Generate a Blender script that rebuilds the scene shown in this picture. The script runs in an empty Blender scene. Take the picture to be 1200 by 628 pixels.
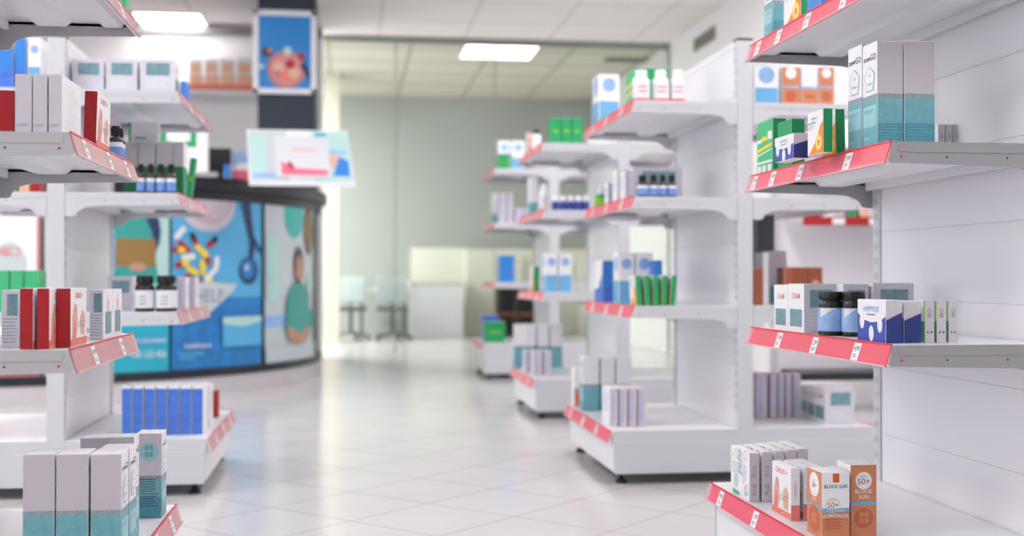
import bpy, bmesh, math, random
from mathutils import Vector, Matrix, Euler
random.seed(7)
PI = math.pi
S = bpy.context.scene
COL = S.collection

# ------------------------------------------------------------------ camera
F, CX, CY, EYE = 1400.0, 600.0, 314.0, 0.95
YAW, PITCH = math.atan(189 / F), math.atan(10 / F)
cam_d = bpy.data.cameras.new('camera')
cam = bpy.data.objects.new('camera', cam_d)
COL.objects.link(cam)
cam.location = (0, 0, EYE)
cam.rotation_euler = (PI / 2 + PITCH, 0, -YAW)
cam_d.sensor_width = 36
cam_d.lens = F / 1200 * 36
cam_d.clip_end = 100
cam_d.dof.use_dof = True
cam_d.dof.focus_distance = 3.15
cam_d.dof.aperture_fstop = 1.9
cam_d.dof.aperture_blades = 0
S.camera = cam
CM = Euler((PI / 2 + PITCH, 0, -YAW)).to_matrix()

# ------------------------------------------------------------------ world, exposure
W = bpy.data.worlds.new('shop_daylight')
S.world = W
W.use_nodes = True
W.node_tree.nodes['Background'].inputs[0].default_value = (0.93, 0.96, 1.0, 1)
W.node_tree.nodes['Background'].inputs[1].default_value = 0.44
S.view_settings.view_transform = 'Standard'
S.view_settings.look = 'None'
S.view_settings.gamma = 1
S.view_settings.use_curve_mapping = False
S.view_settings.exposure = 0.0
LAMP_POWER = 29.0
SIDE_FILL_POWER = 250.0
CEIL = 3.9


def ray(px, py):
    return CM @ Vector(((px - CX) / F, (CY - py) / F, -1))


def at(px, py, x=None, y=None, z=None):
    """the point of the room seen at a pixel of the photograph, on the plane x, y or z = value"""
    d = ray(px, py)
    if y is not None: t = y / d.y
    elif x is not None: t = x / d.x
    else: t = (z - EYE) / d.z
    return Vector((0, 0, EYE)) + d * t


def sx(px, Y, py=324): return at(px, py, y=Y).x
def sz(py, px, Y): return at(px, py, y=Y).z


# ------------------------------------------------------------------ materials
MATS = {}


def srgb(c):
    return tuple((v / 255 / 12.92) if v / 255 <= 0.04045 else ((v / 255 + 0.055) / 1.055) ** 2.4 for v in c)


def mat(name, rgb, rough=0.45, metal=0.0, spec=0.5, emit=0.0, alpha=1.0, noise=0.0, nscale=8.0, trans=0.0, coat=0.0):
    if name in MATS: return MATS[name]
    m = bpy.data.materials.new(name)
    m.use_nodes = True
    nt = m.node_tree
    b = nt.nodes['Principled BSDF']
    c = srgb(rgb)
    b.inputs['Base Color'].default_value = (*c, 1)
    b.inputs['Roughness'].default_value = rough
    b.inputs['Metallic'].default_value = metal
    b.inputs['Specular IOR Level'].default_value = spec
    b.inputs['Coat Weight'].default_value = coat
    if emit:
        b.inputs['Emission Color'].default_value = (*c, 1)
        b.inputs['Emission Strength'].default_value = emit
    if trans: b.inputs['Transmission Weight'].default_value = trans
    if noise:
        tc = nt.nodes.new('ShaderNodeTexCoord')
        n = nt.nodes.new('ShaderNodeTexNoise')
        n.inputs['Scale'].default_value = nscale
        n.inputs['Detail'].default_value = 4
        r = nt.nodes.new('ShaderNodeValToRGB')
        r.color_ramp.elements[0].position = 0.3
        r.color_ramp.elements[1].position = 0.7
        r.color_ramp.elements[0].color = (*[max(0, v * (1 - noise)) for v in c], 1)
        r.color_ramp.elements[1].color = (*[min(1, v * (1 + noise)) for v in c], 1)
        nt.links.new(tc.outputs['Object'], n.inputs['Vector'])
        nt.links.new(n.outputs['Fac'], r.inputs['Fac'])
        nt.links.new(r.outputs['Color'], b.inputs['Base Color'])
    MATS[name] = m
    return m


mat('white_steel', (236, 234, 239), 0.32)
mat('white_panel', (243, 240, 247), 0.26, coat=0.2)
mat('end_steel', (210, 210, 216), 0.4)
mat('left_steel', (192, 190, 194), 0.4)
mat('shaded_steel', (164, 162, 166), 0.4)  # end plate steel with the near right unit's shade put into its colour
mat('slot_dark', (70, 70, 76), 0.6)
mat('slot_light', (158, 156, 164), 0.6)
mat('pink_strip', (240, 98, 118), 0.3)
mat('red_edge', (222, 40, 58), 0.3)
mat('shaded_strip', (212, 150, 158), 0.25)  # strip pink with glancing sheen and shade put into its colour
mat('clear_end', (226, 176, 186), 0.2)
mat('tag_white', (244, 242, 246), 0.5)
mat('ink', (62, 62, 78), 0.6)
mat('ink_soft', (130, 136, 150), 0.6)
mat('rubber', (22, 22, 24), 0.6)
mat('card', (240, 239, 243), 0.5)
mat('card_grey', (212, 206, 216), 0.5, noise=0.03, nscale=60)
mat('card_shade', (202, 194, 204), 0.5)
mat('card_mid', (172, 170, 174), 0.5)
mat('card_lilac', (214, 202, 214), 0.5)
mat('silver_card', (216, 214, 226), 0.38, noise=0.12, nscale=260)
mat('window_teal', (122, 158, 168), 0.3, noise=0.18, nscale=60)
mat('teal', (116, 178, 190), 0.45, noise=0.1, nscale=50)
mat('teal_deep', (74, 150, 168), 0.45, noise=0.14, nscale=70)
mat('teal_pale', (160, 208, 218), 0.45)
mat('aqua_line', (110, 178, 194), 0.5)
mat('foam_band', (150, 164, 172), 0.6, noise=0.45, nscale=320)
mat('green', (24, 158, 96), 0.45)
mat('green_light', (70, 190, 128), 0.45)
mat('green_dark', (12, 108, 62), 0.45)
mat('lime', (130, 205, 40), 0.45)
mat('yellow', (246, 214, 60), 0.5)
mat('orange', (240, 142, 44), 0.5)
mat('orange_sun', (212, 136, 96), 0.5)
mat('orange_pale', (240, 184, 156), 0.5)
mat('orange_deep', (198, 104, 72), 0.5)
mat('orange_logo', (214, 92, 24), 0.5)
mat('brown_card', (170, 92, 58), 0.6)
mat('navy', (38, 56, 128), 0.45)
mat('royal', (64, 84, 176), 0.45)
mat('blue', (72, 120, 216), 0.42, noise=0.22, nscale=22)
mat('blue_bright', (52, 132, 218), 0.42)
mat('blue_pale', (150, 184, 232), 0.42, noise=0.15, nscale=30)
mat('sky_stripe', (112, 178, 224), 0.5)
mat('red', (176, 26, 36), 0.45)
mat('red_dark', (128, 20, 28), 0.45)
mat('red_ink', (226, 60, 62), 0.5)
mat('coral', (238, 128, 112), 0.5)
mat('skin_print', (226, 178, 158), 0.5)
mat('mauve_ink', (150, 100, 130), 0.5)
mat('amber', (50, 26, 20), 0.15, coat=0.5)
mat('black_plastic', (20, 20, 23), 0.28)
mat('label_blue', (112, 150, 220), 0.45)
mat('label_white', (232, 232, 238), 0.5)
mat('bottle_white', (240, 240, 243), 0.3)
mat('dark_frame', (30, 34, 42), 0.35)
mat('dark_column', (38, 47, 62), 0.55)
mat('column_side', (88, 88, 92), 0.6)
mat('stone', (206, 200, 204), 0.45, noise=0.04, nscale=3)
mat('wall_white', (244, 241, 243), 0.6)
mat('wall_far', (170, 174, 172), 0.6, noise=0.02, nscale=0.8)
mat('cream', (234, 232, 222), 0.5)
mat('ceiling_far', (214, 208, 196), 0.8)
mat('trim_grey', (150, 146, 146), 0.5)
mat('frame_green_grey', (150, 154, 146), 0.4)
mat('vent_dark', (150, 148, 134), 0.6)
mat('vent_slot', (96, 96, 86), 0.6)
mat('pict_blue', (38, 132, 206), 0.4, noise=0.08, nscale=3)
mat('pict_blue_light', (88, 176, 224), 0.4)
mat('pict_deep', (36, 122, 190), 0.4, noise=0.2, nscale=9)
mat('pict_navy', (28, 52, 96), 0.4)
mat('pict_cyan', (40, 172, 196), 0.4)
mat('pict_grey', (196, 206, 212), 0.4)
mat('pict_teal', (52, 158, 150), 0.4)
mat('pict_turq', (60, 180, 176), 0.4)
mat('pict_mint', (182, 218, 216), 0.4)
mat('pict_tan', (150, 118, 64), 0.5)
mat('pict_hair', (70, 48, 40), 0.6)
mat('pict_skin', (196, 148, 128), 0.6)
mat('pict_salmon', (188, 122, 122), 0.5)
mat('paper_soft', (214, 216, 222), 0.6)
mat('pict_salmon_light', (214, 140, 140), 0.5)
mat('pink_paper', (240, 110, 140), 0.5)
mat('chair_dark', (98, 100, 100), 0.5)
mat('void_dark', (52, 46, 44), 0.6)


def glow(name, rgb, s):
    m = bpy.data.materials.new(name)
    m.use_nodes = True
    nt = m.node_tree
    nt.nodes.clear()
    e = nt.nodes.new('ShaderNodeEmission')
    e.inputs[0].default_value = (*srgb(rgb), 1)
    e.inputs[1].default_value = s
    o = nt.nodes.new('ShaderNodeOutputMaterial')
    nt.links.new(e.outputs[0], o.inputs[0])
    MATS[name] = m
    return m


glow('diffuser', (255, 254, 250), 6.0)


def glass(name, tint, refl, gloss=0.04):
    m = bpy.data.materials.new(name)
    m.use_nodes = True
    nt = m.node_tree
    nt.nodes.clear()
    t = nt.nodes.new('ShaderNodeBsdfTransparent')
    t.inputs[0].default_value = (*srgb(tint), 1)
    g = nt.nodes.new('ShaderNodeBsdfGlossy')
    g.inputs['Roughness'].default_value = gloss
    mx = nt.nodes.new('ShaderNodeMixShader')
    mx.inputs[0].default_value = refl
    o = nt.nodes.new('ShaderNodeOutputMaterial')
    nt.links.new(t.outputs[0], mx.inputs[1])
    nt.links.new(g.outputs[0], mx.inputs[2])
    nt.links.new(mx.outputs[0], o.inputs[0])
    MATS[name] = m
    return m


glass('clear_glass', (242, 246, 242), 0.02, 0.3)


def grid_mat(name, rgb, joint, size, width, rot, off, rough, noise=0.03):
    """square tiles with thin joints, in world metres"""
    m = bpy.data.materials.new(name)
    m.use_nodes = True
    nt = m.node_tree
    N, L = nt.nodes, nt.links
    b = N['Principled BSDF']
    b.inputs['Roughness'].default_value = rough
    g = N.new('ShaderNodeNewGeometry')
    mp = N.new('ShaderNodeMapping')
    mp.vector_type = 'TEXTURE'
    mp.inputs['Rotation'].default_value = (0, 0, rot)
    mp.inputs['Location'].default_value = off
    L.new(g.outputs['Position'], mp.inputs['Vector'])
    sep = N.new('ShaderNodeSeparateXYZ')
    L.new(mp.outputs[0], sep.inputs[0])
    outs = []
    for k in (0, 1):
        a = N.new('ShaderNodeMath'); a.operation = 'DIVIDE'; a.inputs[1].default_value = size
        L.new(sep.outputs[k], a.inputs[0])
        f = N.new('ShaderNodeMath'); f.operation = 'FRACT'; L.new(a.outputs[0], f.inputs[0])
        h = N.new('ShaderNodeMath'); h.operation = 'SUBTRACT'; h.inputs[1].default_value = 0.5; L.new(f.outputs[0], h.inputs[0])
        ab = N.new('ShaderNodeMath'); ab.operation = 'ABSOLUTE'; L.new(h.outputs[0], ab.inputs[0])
        gt = N.new('ShaderNodeMath'); gt.operation = 'GREATER_THAN'; gt.inputs[1].default_value = 0.5 - width / size / 2
        L.new(ab.outputs[0], gt.inputs[0])
        outs.append(gt)
    mxm = N.new('ShaderNodeMath'); mxm.operation = 'MAXIMUM'
    L.new(outs[0].outputs[0], mxm.inputs[0]); L.new(outs[1].outputs[0], mxm.inputs[1])
    n = N.new('ShaderNodeTexNoise'); n.inputs['Scale'].default_value = 1.7; n.inputs['Detail'].default_value = 5
    L.new(g.outputs['Position'], n.inputs['Vector'])
    r = N.new('ShaderNodeValToRGB')
    c = srgb(rgb)
    r.color_ramp.elements[0].position = .35; r.color_ramp.elements[1].position = .65
    r.color_ramp.elements[0].color = (*[v * (1 - noise) for v in c], 1)
    r.color_ramp.elements[1].color = (*[min(1, v * (1 + noise)) for v in c], 1)
    L.new(n.outputs['Fac'], r.inputs[0])
    mix = N.new('ShaderNodeMix'); mix.data_type = 'RGBA'
    L.new(mxm.outputs[0], mix.inputs[0])
    L.new(r.outputs[0], mix.inputs[6])
    mix.inputs[7].default_value = (*srgb(joint), 1)
    L.new(mix.outputs[2], b.inputs['Base Color'])
    MATS[name] = m
    return m


S2 = math.sqrt(2)
grid_mat('floor_tiles', (210, 207, 210), (174, 167, 169), 0.4525, 0.008, PI / 4, (0.0, 4.05, 0), 0.16, 0.03)
grid_mat('ceiling_tiles', (244, 238, 236), (222, 213, 208), 1.05, 0.03, 0, (0.34, 0.1, 0), 0.85, 0.01)


# ------------------------------------------------------------------ mesh builder
class MB:
    def __init__(self): self.v, self.f, self.m, self.names = [], [], [], []

    def mi(self, m):
        if m not in self.names: self.names.append(m)
        return self.names.index(m)

    def poly(self, pts, m):
        n = len(self.v)
        self.v += [tuple(p) for p in pts]
        self.f.append(tuple(range(n, n + len(pts))))
        self.m.append(self.mi(m))

    def mesh(self, vs, fs, m):
        n = len(self.v)
        self.v += [tuple(p) for p in vs]
        for f in fs:
            self.f.append(tuple(i + n for i in f))
            self.m.append(self.mi(m))

    def box(self, x0, x1, y0, y1, z0, z1, m):
        x0, x1 = sorted((x0, x1)); y0, y1 = sorted((y0, y1)); z0, z1 = sorted((z0, z1))
        vs = [(x0, y0, z0), (x1, y0, z0), (x1, y1, z0), (x0, y1, z0), (x0, y0, z1), (x1, y0, z1), (x1, y1, z1), (x0, y1, z1)]
        self.mesh(vs, [(0, 3, 2, 1), (4, 5, 6, 7), (0, 1, 5, 4), (1, 2, 6, 5), (2, 3, 7, 6), (3, 0, 4, 7)], m)

    def bbox(self, x0, x1, y0, y1, z0, z1, m, r=0.002):
        """box with bevelled edges"""
        x0, x1 = sorted((x0, x1)); y0, y1 = sorted((y0, y1)); z0, z1 = sorted((z0, z1))
        r = min(r, (x1 - x0) * .3, (y1 - y0) * .3, (z1 - z0) * .3)
        bm = bmesh.new()
        bmesh.ops.create_cube(bm, size=1)
        for v in bm.verts:
            v.co = ((x0 + x1) / 2 + v.co.x * (x1 - x0), (y0 + y1) / 2 + v.co.y * (y1 - y0), (z0 + z1) / 2 + v.co.z * (z1 - z0))
        bmesh.ops.bevel(bm, geom=bm.edges[:], offset=r, segments=2, affect='EDGES', profile=0.6)
        bm.verts.index_update()
        self.mesh([v.co[:] for v in bm.verts], [[v.index for v in f.verts] for f in bm.faces], m)
        bm.free()

    def prism_y(self, pts, y0, y1, m):
        """outline in x,z pulled along y"""
        n = len(pts)
        vs = [(p[0], y0, p[1]) for p in pts] + [(p[0], y1, p[1]) for p in pts]
        fs = [tuple(range(n - 1, -1, -1)), tuple(range(n, 2 * n))]
        fs += [(i, (i + 1) % n, n + (i + 1) % n, n + i) for i in range(n)]
        self.mesh(vs, fs, m)

    def lathe(self, prof, m, seg=24, c=(0, 0), cap=True):
        n0 = len(prof)
        vs = [(c[0] + r * math.cos(2 * PI * k / seg), c[1] + r * math.sin(2 * PI * k / seg), z) for r, z in prof for k in range(seg)]
        fs = [(j * seg + k, j * seg + (k + 1) % seg, (j + 1) * seg + (k + 1) % seg, (j + 1) * seg + k) for j in range(n0 - 1) for k in range(seg)]
        if cap:
            fs.append(tuple(range(seg - 1, -1, -1)))
            fs.append(tuple((n0 - 1) * seg + k for k in range(seg)))
        self.mesh(vs, fs, m)

    def tube(self, a, b, r, m, seg=10):
        a, b = Vector(a), Vector(b)
        d = (b - a).normalized()
        s = d.cross(Vector((0, 0, 1)) if abs(d.z) < .9 else Vector((1, 0, 0))).normalized()
        t = d.cross(s)
        vs = [p + (s * math.cos(2 * PI * k / seg) + t * math.sin(2 * PI * k / seg)) * r for p in (a, b) for k in range(seg)]
        fs = [(k, (k + 1) % seg, seg + (k + 1) % seg, seg + k) for k in range(seg)] + [tuple(range(seg - 1, -1, -1)), tuple(range(seg, 2 * seg))]
        self.mesh(vs, fs, m)

    def build(self, name, parent=None, loc=(0, 0, 0), rot=(0, 0, 0), smooth=False):
        me = bpy.data.meshes.new(name)
        me.from_pydata(self.v, [], self.f)
        for n in self.names: me.materials.append(MATS[n])
        me.polygons.foreach_set('material_index', self.m)
        if smooth:
            me.polygons.foreach_set('use_smooth', [True] * len(self.f))
            try: me.set_sharp_from_angle(angle=math.radians(40))
            except Exception: pass
        me.update()
        o = bpy.data.objects.new(name, me)
        COL.objects.link(o)
        o.location = loc
        o.rotation_euler = rot
        o.parent = parent
        return o


def tag(o, label, cat, group=None):
    o['label'] = label
    o['category'] = cat
    if group: o['group'] = group
    return o


def thing(name, label, cat, loc=(0, 0, 0), rot=(0, 0, 0), group=None):
    o = bpy.data.objects.new(name, None)
    COL.objects.link(o)
    o.location = loc
    o.rotation_euler = rot
    return tag(o, label, cat, group)


def struct(mb, name, **k):
    o = mb.build(name, **k)
    o['kind'] = 'structure'
    return o


_txt = {}


def text_geo(s):
    """flat triangles of a piece of lettering, unit height, centred"""
    if s in _txt: return _txt[s]
    cu = bpy.data.curves.new('lettering', 'FONT')
    cu.body = s
    cu.size = 1
    cu.offset = 0.005
    cu.resolution_u = 2
    cu.align_x = 'CENTER'
    cu.align_y = 'CENTER'
    ob = bpy.data.objects.new('lettering', cu)
    COL.objects.link(ob)
    dg = bpy.context.evaluated_depsgraph_get()
    me = ob.evaluated_get(dg).to_mesh()
    vs = [v.co[:2] for v in me.vertices]
    fs = [tuple(p.vertices) for p in me.polygons]
    ob.evaluated_get(dg).to_mesh_clear()
    bpy.data.objects.remove(ob)
    bpy.data.curves.remove(cu)
    if vs:
        xs = [v[0] for v in vs]; ys = [v[1] for v in vs]
        cx, cy, hh = (min(xs) + max(xs)) / 2, (min(ys) + max(ys)) / 2, (max(ys) - min(ys)) or 1
        vs = [((x - cx) / hh, (y - cy) / hh) for x, y in vs]
    _txt[s] = (vs, fs)
    return _txt[s]


class Face:
    """a printed surface: u, v run 0..1 across it, printing lies a hair proud of it"""
    def __init__(s, mb, o, du, dv, inset=0.0):
        s.mb, s.o, s.du, s.dv = mb, Vector(o), Vector(du), Vector(dv)
        s.w, s.h = s.du.length, s.dv.length
        s.n = s.du.cross(s.dv).normalized()
        s.k = 0

    def P(s, u, v): return s.o + s.du * u + s.dv * v + s.n * (0.00025 + 0.00012 * s.k)

    def poly(s, pts, m):
        s.k += 1
        s.mb.poly([s.P(u, v) for u, v in pts], m)

    def rect(s, u0, v0, u1, v1, m): s.poly([(u0, v0), (u1, v0), (u1, v1), (u0, v1)], m)

    def disc(s, u, v, r, m, seg=20, ry=None):
        ry = ry or r
        s.poly([(u + r * math.cos(2 * PI * k / seg), v + ry * s.w / s.h * math.sin(2 * PI * k / seg)) for k in range(seg)], m)

    def ring(s, u, v, r, t, m, bg, seg=20):
        s.disc(u, v, r, m, seg)
        s.disc(u, v, r - t, bg, seg)

    def text(s, t, u, v, hgt, m, wmax=0.9, turn=False):
        """hgt as a share of the face's height; squeezed to wmax of its width"""
        vs, fs = text_geo(t)
        if not vs: return
        s.k += 1
        tw = (max(x for x, y in vs) - min(x for x, y in vs)) or 1
        if turn:
            H = hgt * s.w
            k = min(1, wmax * s.h / (tw * H))
            pts = [s.P(u - y * H / s.w, v + x * H * k / s.h) for x, y in vs]
        else:
            H = hgt * s.h
            k = min(1, wmax * s.w / (tw * H))
            pts = [s.P(u + x * H * k / s.w, v + y * H / s.h) for x, y in vs]
        s.mb.mesh(pts, fs, m)

    def outline(s, u, v, r, t, m, seg=12):
        q = s.w / s.h
        c = [(math.cos(2 * PI * k / seg), math.sin(2 * PI * k / seg)) for k in range(seg)]
        vs = [s.P(u + r * a, v + r * q * b) for a, b in c] + [s.P(u + (r - t) * a, v + (r - t) * q * b) for a, b in c]
        s.mb.mesh(vs, [(k, (k + 1) % seg, seg + (k + 1) % seg, seg + k) for k in range(seg)], m)

    def lines(s, u0, u1, v0, v1, n, m, fill=.5, seed=1):
        rr = random.Random(seed)
        s.k += 1
        st = (v1 - v0) / n
        for i in range(n):
            a = v1 - st * i
            e = u1 - (u1 - u0) * rr.uniform(0, .25)
            s.mb.poly([s.P(u0, a - st * fill), s.P(e, a - st * fill), s.P(e, a), s.P(u0, a)], m)


# ------------------------------------------------------------------ the room
X_R, X_L, Y_G, Y_FAR = 4.0, -8.0, 14.75, 19.6
m = MB(); m.box(X_L - .2, X_R + .2, -3, Y_FAR + .2, -.06, 0, 'floor_tiles'); struct(m, 'floor')
m = MB(); m.box(X_L, X_R + .2, -3, Y_G, CEIL, CEIL + .06, 'ceiling_tiles')
m.box(X_L, X_R + .2, Y_G, Y_FAR + .2, CEIL, CEIL + .06, 'ceiling_far')
for i in range(5): m.box(X_L, X_R, Y_G + .7 + i * .95, Y_G + .73 + i * .95, CEIL - .004, CEIL, 'vent_dark')
for i in range(9): m.box(-4.5 + i * 1.05, -4.47 + i * 1.05, Y_G, Y_FAR, CEIL - .004, CEIL, 'vent_dark')
struct(m, 'ceiling')
m = MB(); m.box(X_R, X_R + .12, -3, Y_FAR + .1, 0, CEIL, 'wall_white'); struct(m, 'wall_right')
m = MB(); m.box(X_L - .12, X_L, -3, Y_FAR + .1, 0, CEIL, 'wall_white'); struct(m, 'wall_left')
# unseen window added in the left wall, its area light fills from the side
m = MB(); m.box(X_L + .001, X_L + .006, -2.5, 8.5, .35, 3.45, 'clear_glass'); o = struct(m, 'window_added')
m = MB()
for yy in (-2.5, .25, 3.0, 5.75, 8.5): m.bbox(X_L, X_L + .07, yy - .04, yy + .04, .3, 3.5, 'frame_green_grey', .004)
m.bbox(X_L, X_L + .07, -2.54, 8.54, .27, .35, 'frame_green_grey', .004)
m.bbox(X_L, X_L + .07, -2.54, 8.54, 3.45, 3.53, 'frame_green_grey', .004)
m.build('window_frame', o)
L = bpy.data.lights.new('added_side_light', 'AREA')
L.shape = 'RECTANGLE'; L.size = 3.0; L.size_y = 10.9
L.energy = SIDE_FILL_POWER
L.color = (.93, .96, 1.0)
lo = bpy.data.objects.new('added_side_light', L); COL.objects.link(lo)
lo.location = (X_L + .09, 3.0, 1.9); lo.rotation_euler = (0, -PI / 2, 0)
m = MB(); m.box(X_L, X_R, Y_FAR, Y_FAR + .12, 0, CEIL, 'wall_far')
struct(m, 'wall_far')
XB = sx(378, 14.3)
m = MB(); m.box(X_L, XB, 14.3, 14.42, 0, CEIL, 'wall_white'); struct(m, 'wall_back')
m = MB(); m.box(X_L, XB, 14.24, 14.3, sz(41, 250, 14.3), sz(32, 250, 14.3), 'trim_grey'); struct(m, 'trim_1')
# a cream half wall in the office behind the glass
m = MB()
m.bbox(sx(545, 19.4), X_R, 19.25, 19.6, 0, sz(292, 600, 19.3), 'cream', .01)
m.box(sx(482, 19.4), sx(545, 19.4), 19.5, 19.6, 0, sz(290, 500, 19.3), 'cream')
for k in range(4): m.bbox(sx(600 + k * 38, 19.2), sx(611 + k * 38, 19.2), 19.1, 19.3, 0, sz(300, 600, 19.2), 'cream', .01)
struct(m, 'trim_2')
m = MB(); m.bbox(sx(379, 17.5), sx(398, 17.5), 17.5, 17.9, 0, sz(75, 390, 17.5), 'ceiling_far', .01); struct(m, 'pillar_office')
# glass partition across the shop
m = MB(); m.box(XB, sx(798, Y_G), Y_G - .006, Y_G + .006, .0, CEIL - .06, 'clear_glass'); o = struct(m, 'window_1')
m = MB()
m.box(XB, sx(800, Y_G), Y_G - .04, Y_G + .04, CEIL - .075, CEIL, 'frame_green_grey')
m.box(sx(795, Y_G), sx(801, Y_G), Y_G - .04, Y_G + .04, 0, CEIL - .07, 'frame_green_grey')
for px in (463, 579): m.box(sx(px, Y_G), sx(px + 1.2, Y_G), Y_G - .012, Y_G + .012, 0, CEIL - .07, 'frame_green_grey')
m.build('window_frame', o)
m = MB(); m.box(sx(801, Y_G), X_R, Y_G - .05, Y_G + .05, 0, CEIL, 'wall_white'); struct(m, 'wall_pier')


# ceiling lamps
def ceiling_lamp(x0, x1, y0, y1, label, power=1.0):
    t = thing('ceiling_lamp', label, 'lamp', ((x0 + x1) / 2, (y0 + y1) / 2, CEIL), group='recessed ceiling lamps')
    w, d = (x1 - x0) / 2, (y1 - y0) / 2
    m = MB()
    for a in ((-w, -w + .03, -d, d), (w - .03, w, -d, d), (-w, w, -d, -d + .03), (-w, w, d - .03, d)): m.box(*a, -.02, -.001, 'white_steel')
    m.build('lamp_frame', t)
    m = MB(); m.box(-w + .03, w - .03, -d + .03, d - .03, -.012, -.002, 'diffuser'); m.build('diffuser', t)
    L = bpy.data.lights.new('lamp_light', 'AREA')
    L.shape = 'RECTANGLE'; L.size = 2 * w - .1; L.size_y = 2 * d - .1
    L.energy = LAMP_POWER * power
    L.color = (1.0, .995, .985)
    lo = bpy.data.objects.new('lamp_light', L); COL.objects.link(lo)
    lo.location = (0, 0, -.03); lo.parent = t
    return t


y0 = at(586, 67.5, z=CEIL).y; y1 = at(586, 47.5, z=CEIL).y
ceiling_lamp(at(537, 66, z=CEIL).x, at(624, 66, z=CEIL).x, y0, y1, 'bright ceiling lamp seen through the glass partition, right of the poster column', 11)
y0 = at(190, 13.5, z=CEIL).y
ceiling_lamp(at(152, 13, z=CEIL).x, at(236, 13, z=CEIL).x, y0, y0 + 1.2, 'bright ceiling lamp left of the dark poster column', .3)
for ox in (-2.2, -5.2):  # hidden lamps added to brighten the office
    ceiling_lamp(ox - .52, ox + .52, 16.2, 17.4, 'added unseen lamp brightening the office, behind the back wall', 12)
for gx in (-6.3, -2.2, 1.9):
    for gy in (1.3, 4.3, 7.3, 10.3):
        ceiling_lamp(gx - .52, gx + .52, gy - .6, gy + .6, 'recessed ceiling lamp over the shelving aisles', 1.0 if gy > 2 else .6)

# vents
vx = X_R
a, b = at(814, 47, x=vx), at(839, 45, x=vx)
t = thing('wall_vent', 'dark ventilation grille high on the right wall', 'vent', (vx, (a.y + b.y) / 2, at(826, 46, x=vx).z))
m = MB(); hy, hz = abs(a.y - b.y) / 2, .075
m.bbox(-.015, 0, -hy, hy, -hz, hz, 'vent_dark', .003); m.build('vent_frame', t)
m = MB()
for k in range(5): m.box(-.019, -.014, -hy + .03, hy - .03, -hz + .018 + k * .026, -hz + .03 + k * .026, 'vent_slot')
m.build('vent_slats', t)
a, b = at(708, 73, z=CEIL), at(770, 67, z=CEIL)
t = thing('ceiling_diffuser', 'thin dark air slot in the ceiling behind the glass', 'vent', ((a.x + b.x) / 2, (a.y + b.y) / 2, CEIL))
m = MB(); m.bbox(-.36, .36, -.17, .17, -.012, -.004, 'vent_dark', .002); m.build('vent_frame', t)
m = MB()
for k in (-1, 0, 1): m.box(-.33, .33, k * .1 - .03, k * .1 + .03, -.015, -.011, 'vent_slot')
m.build('vent_slots', t)


# ------------------------------------------------------------------ shelving
PRICES = ['4,99', '2,99', '7,49', '5,90', '3,49', '9,90', '1,99', '6,49']


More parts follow.
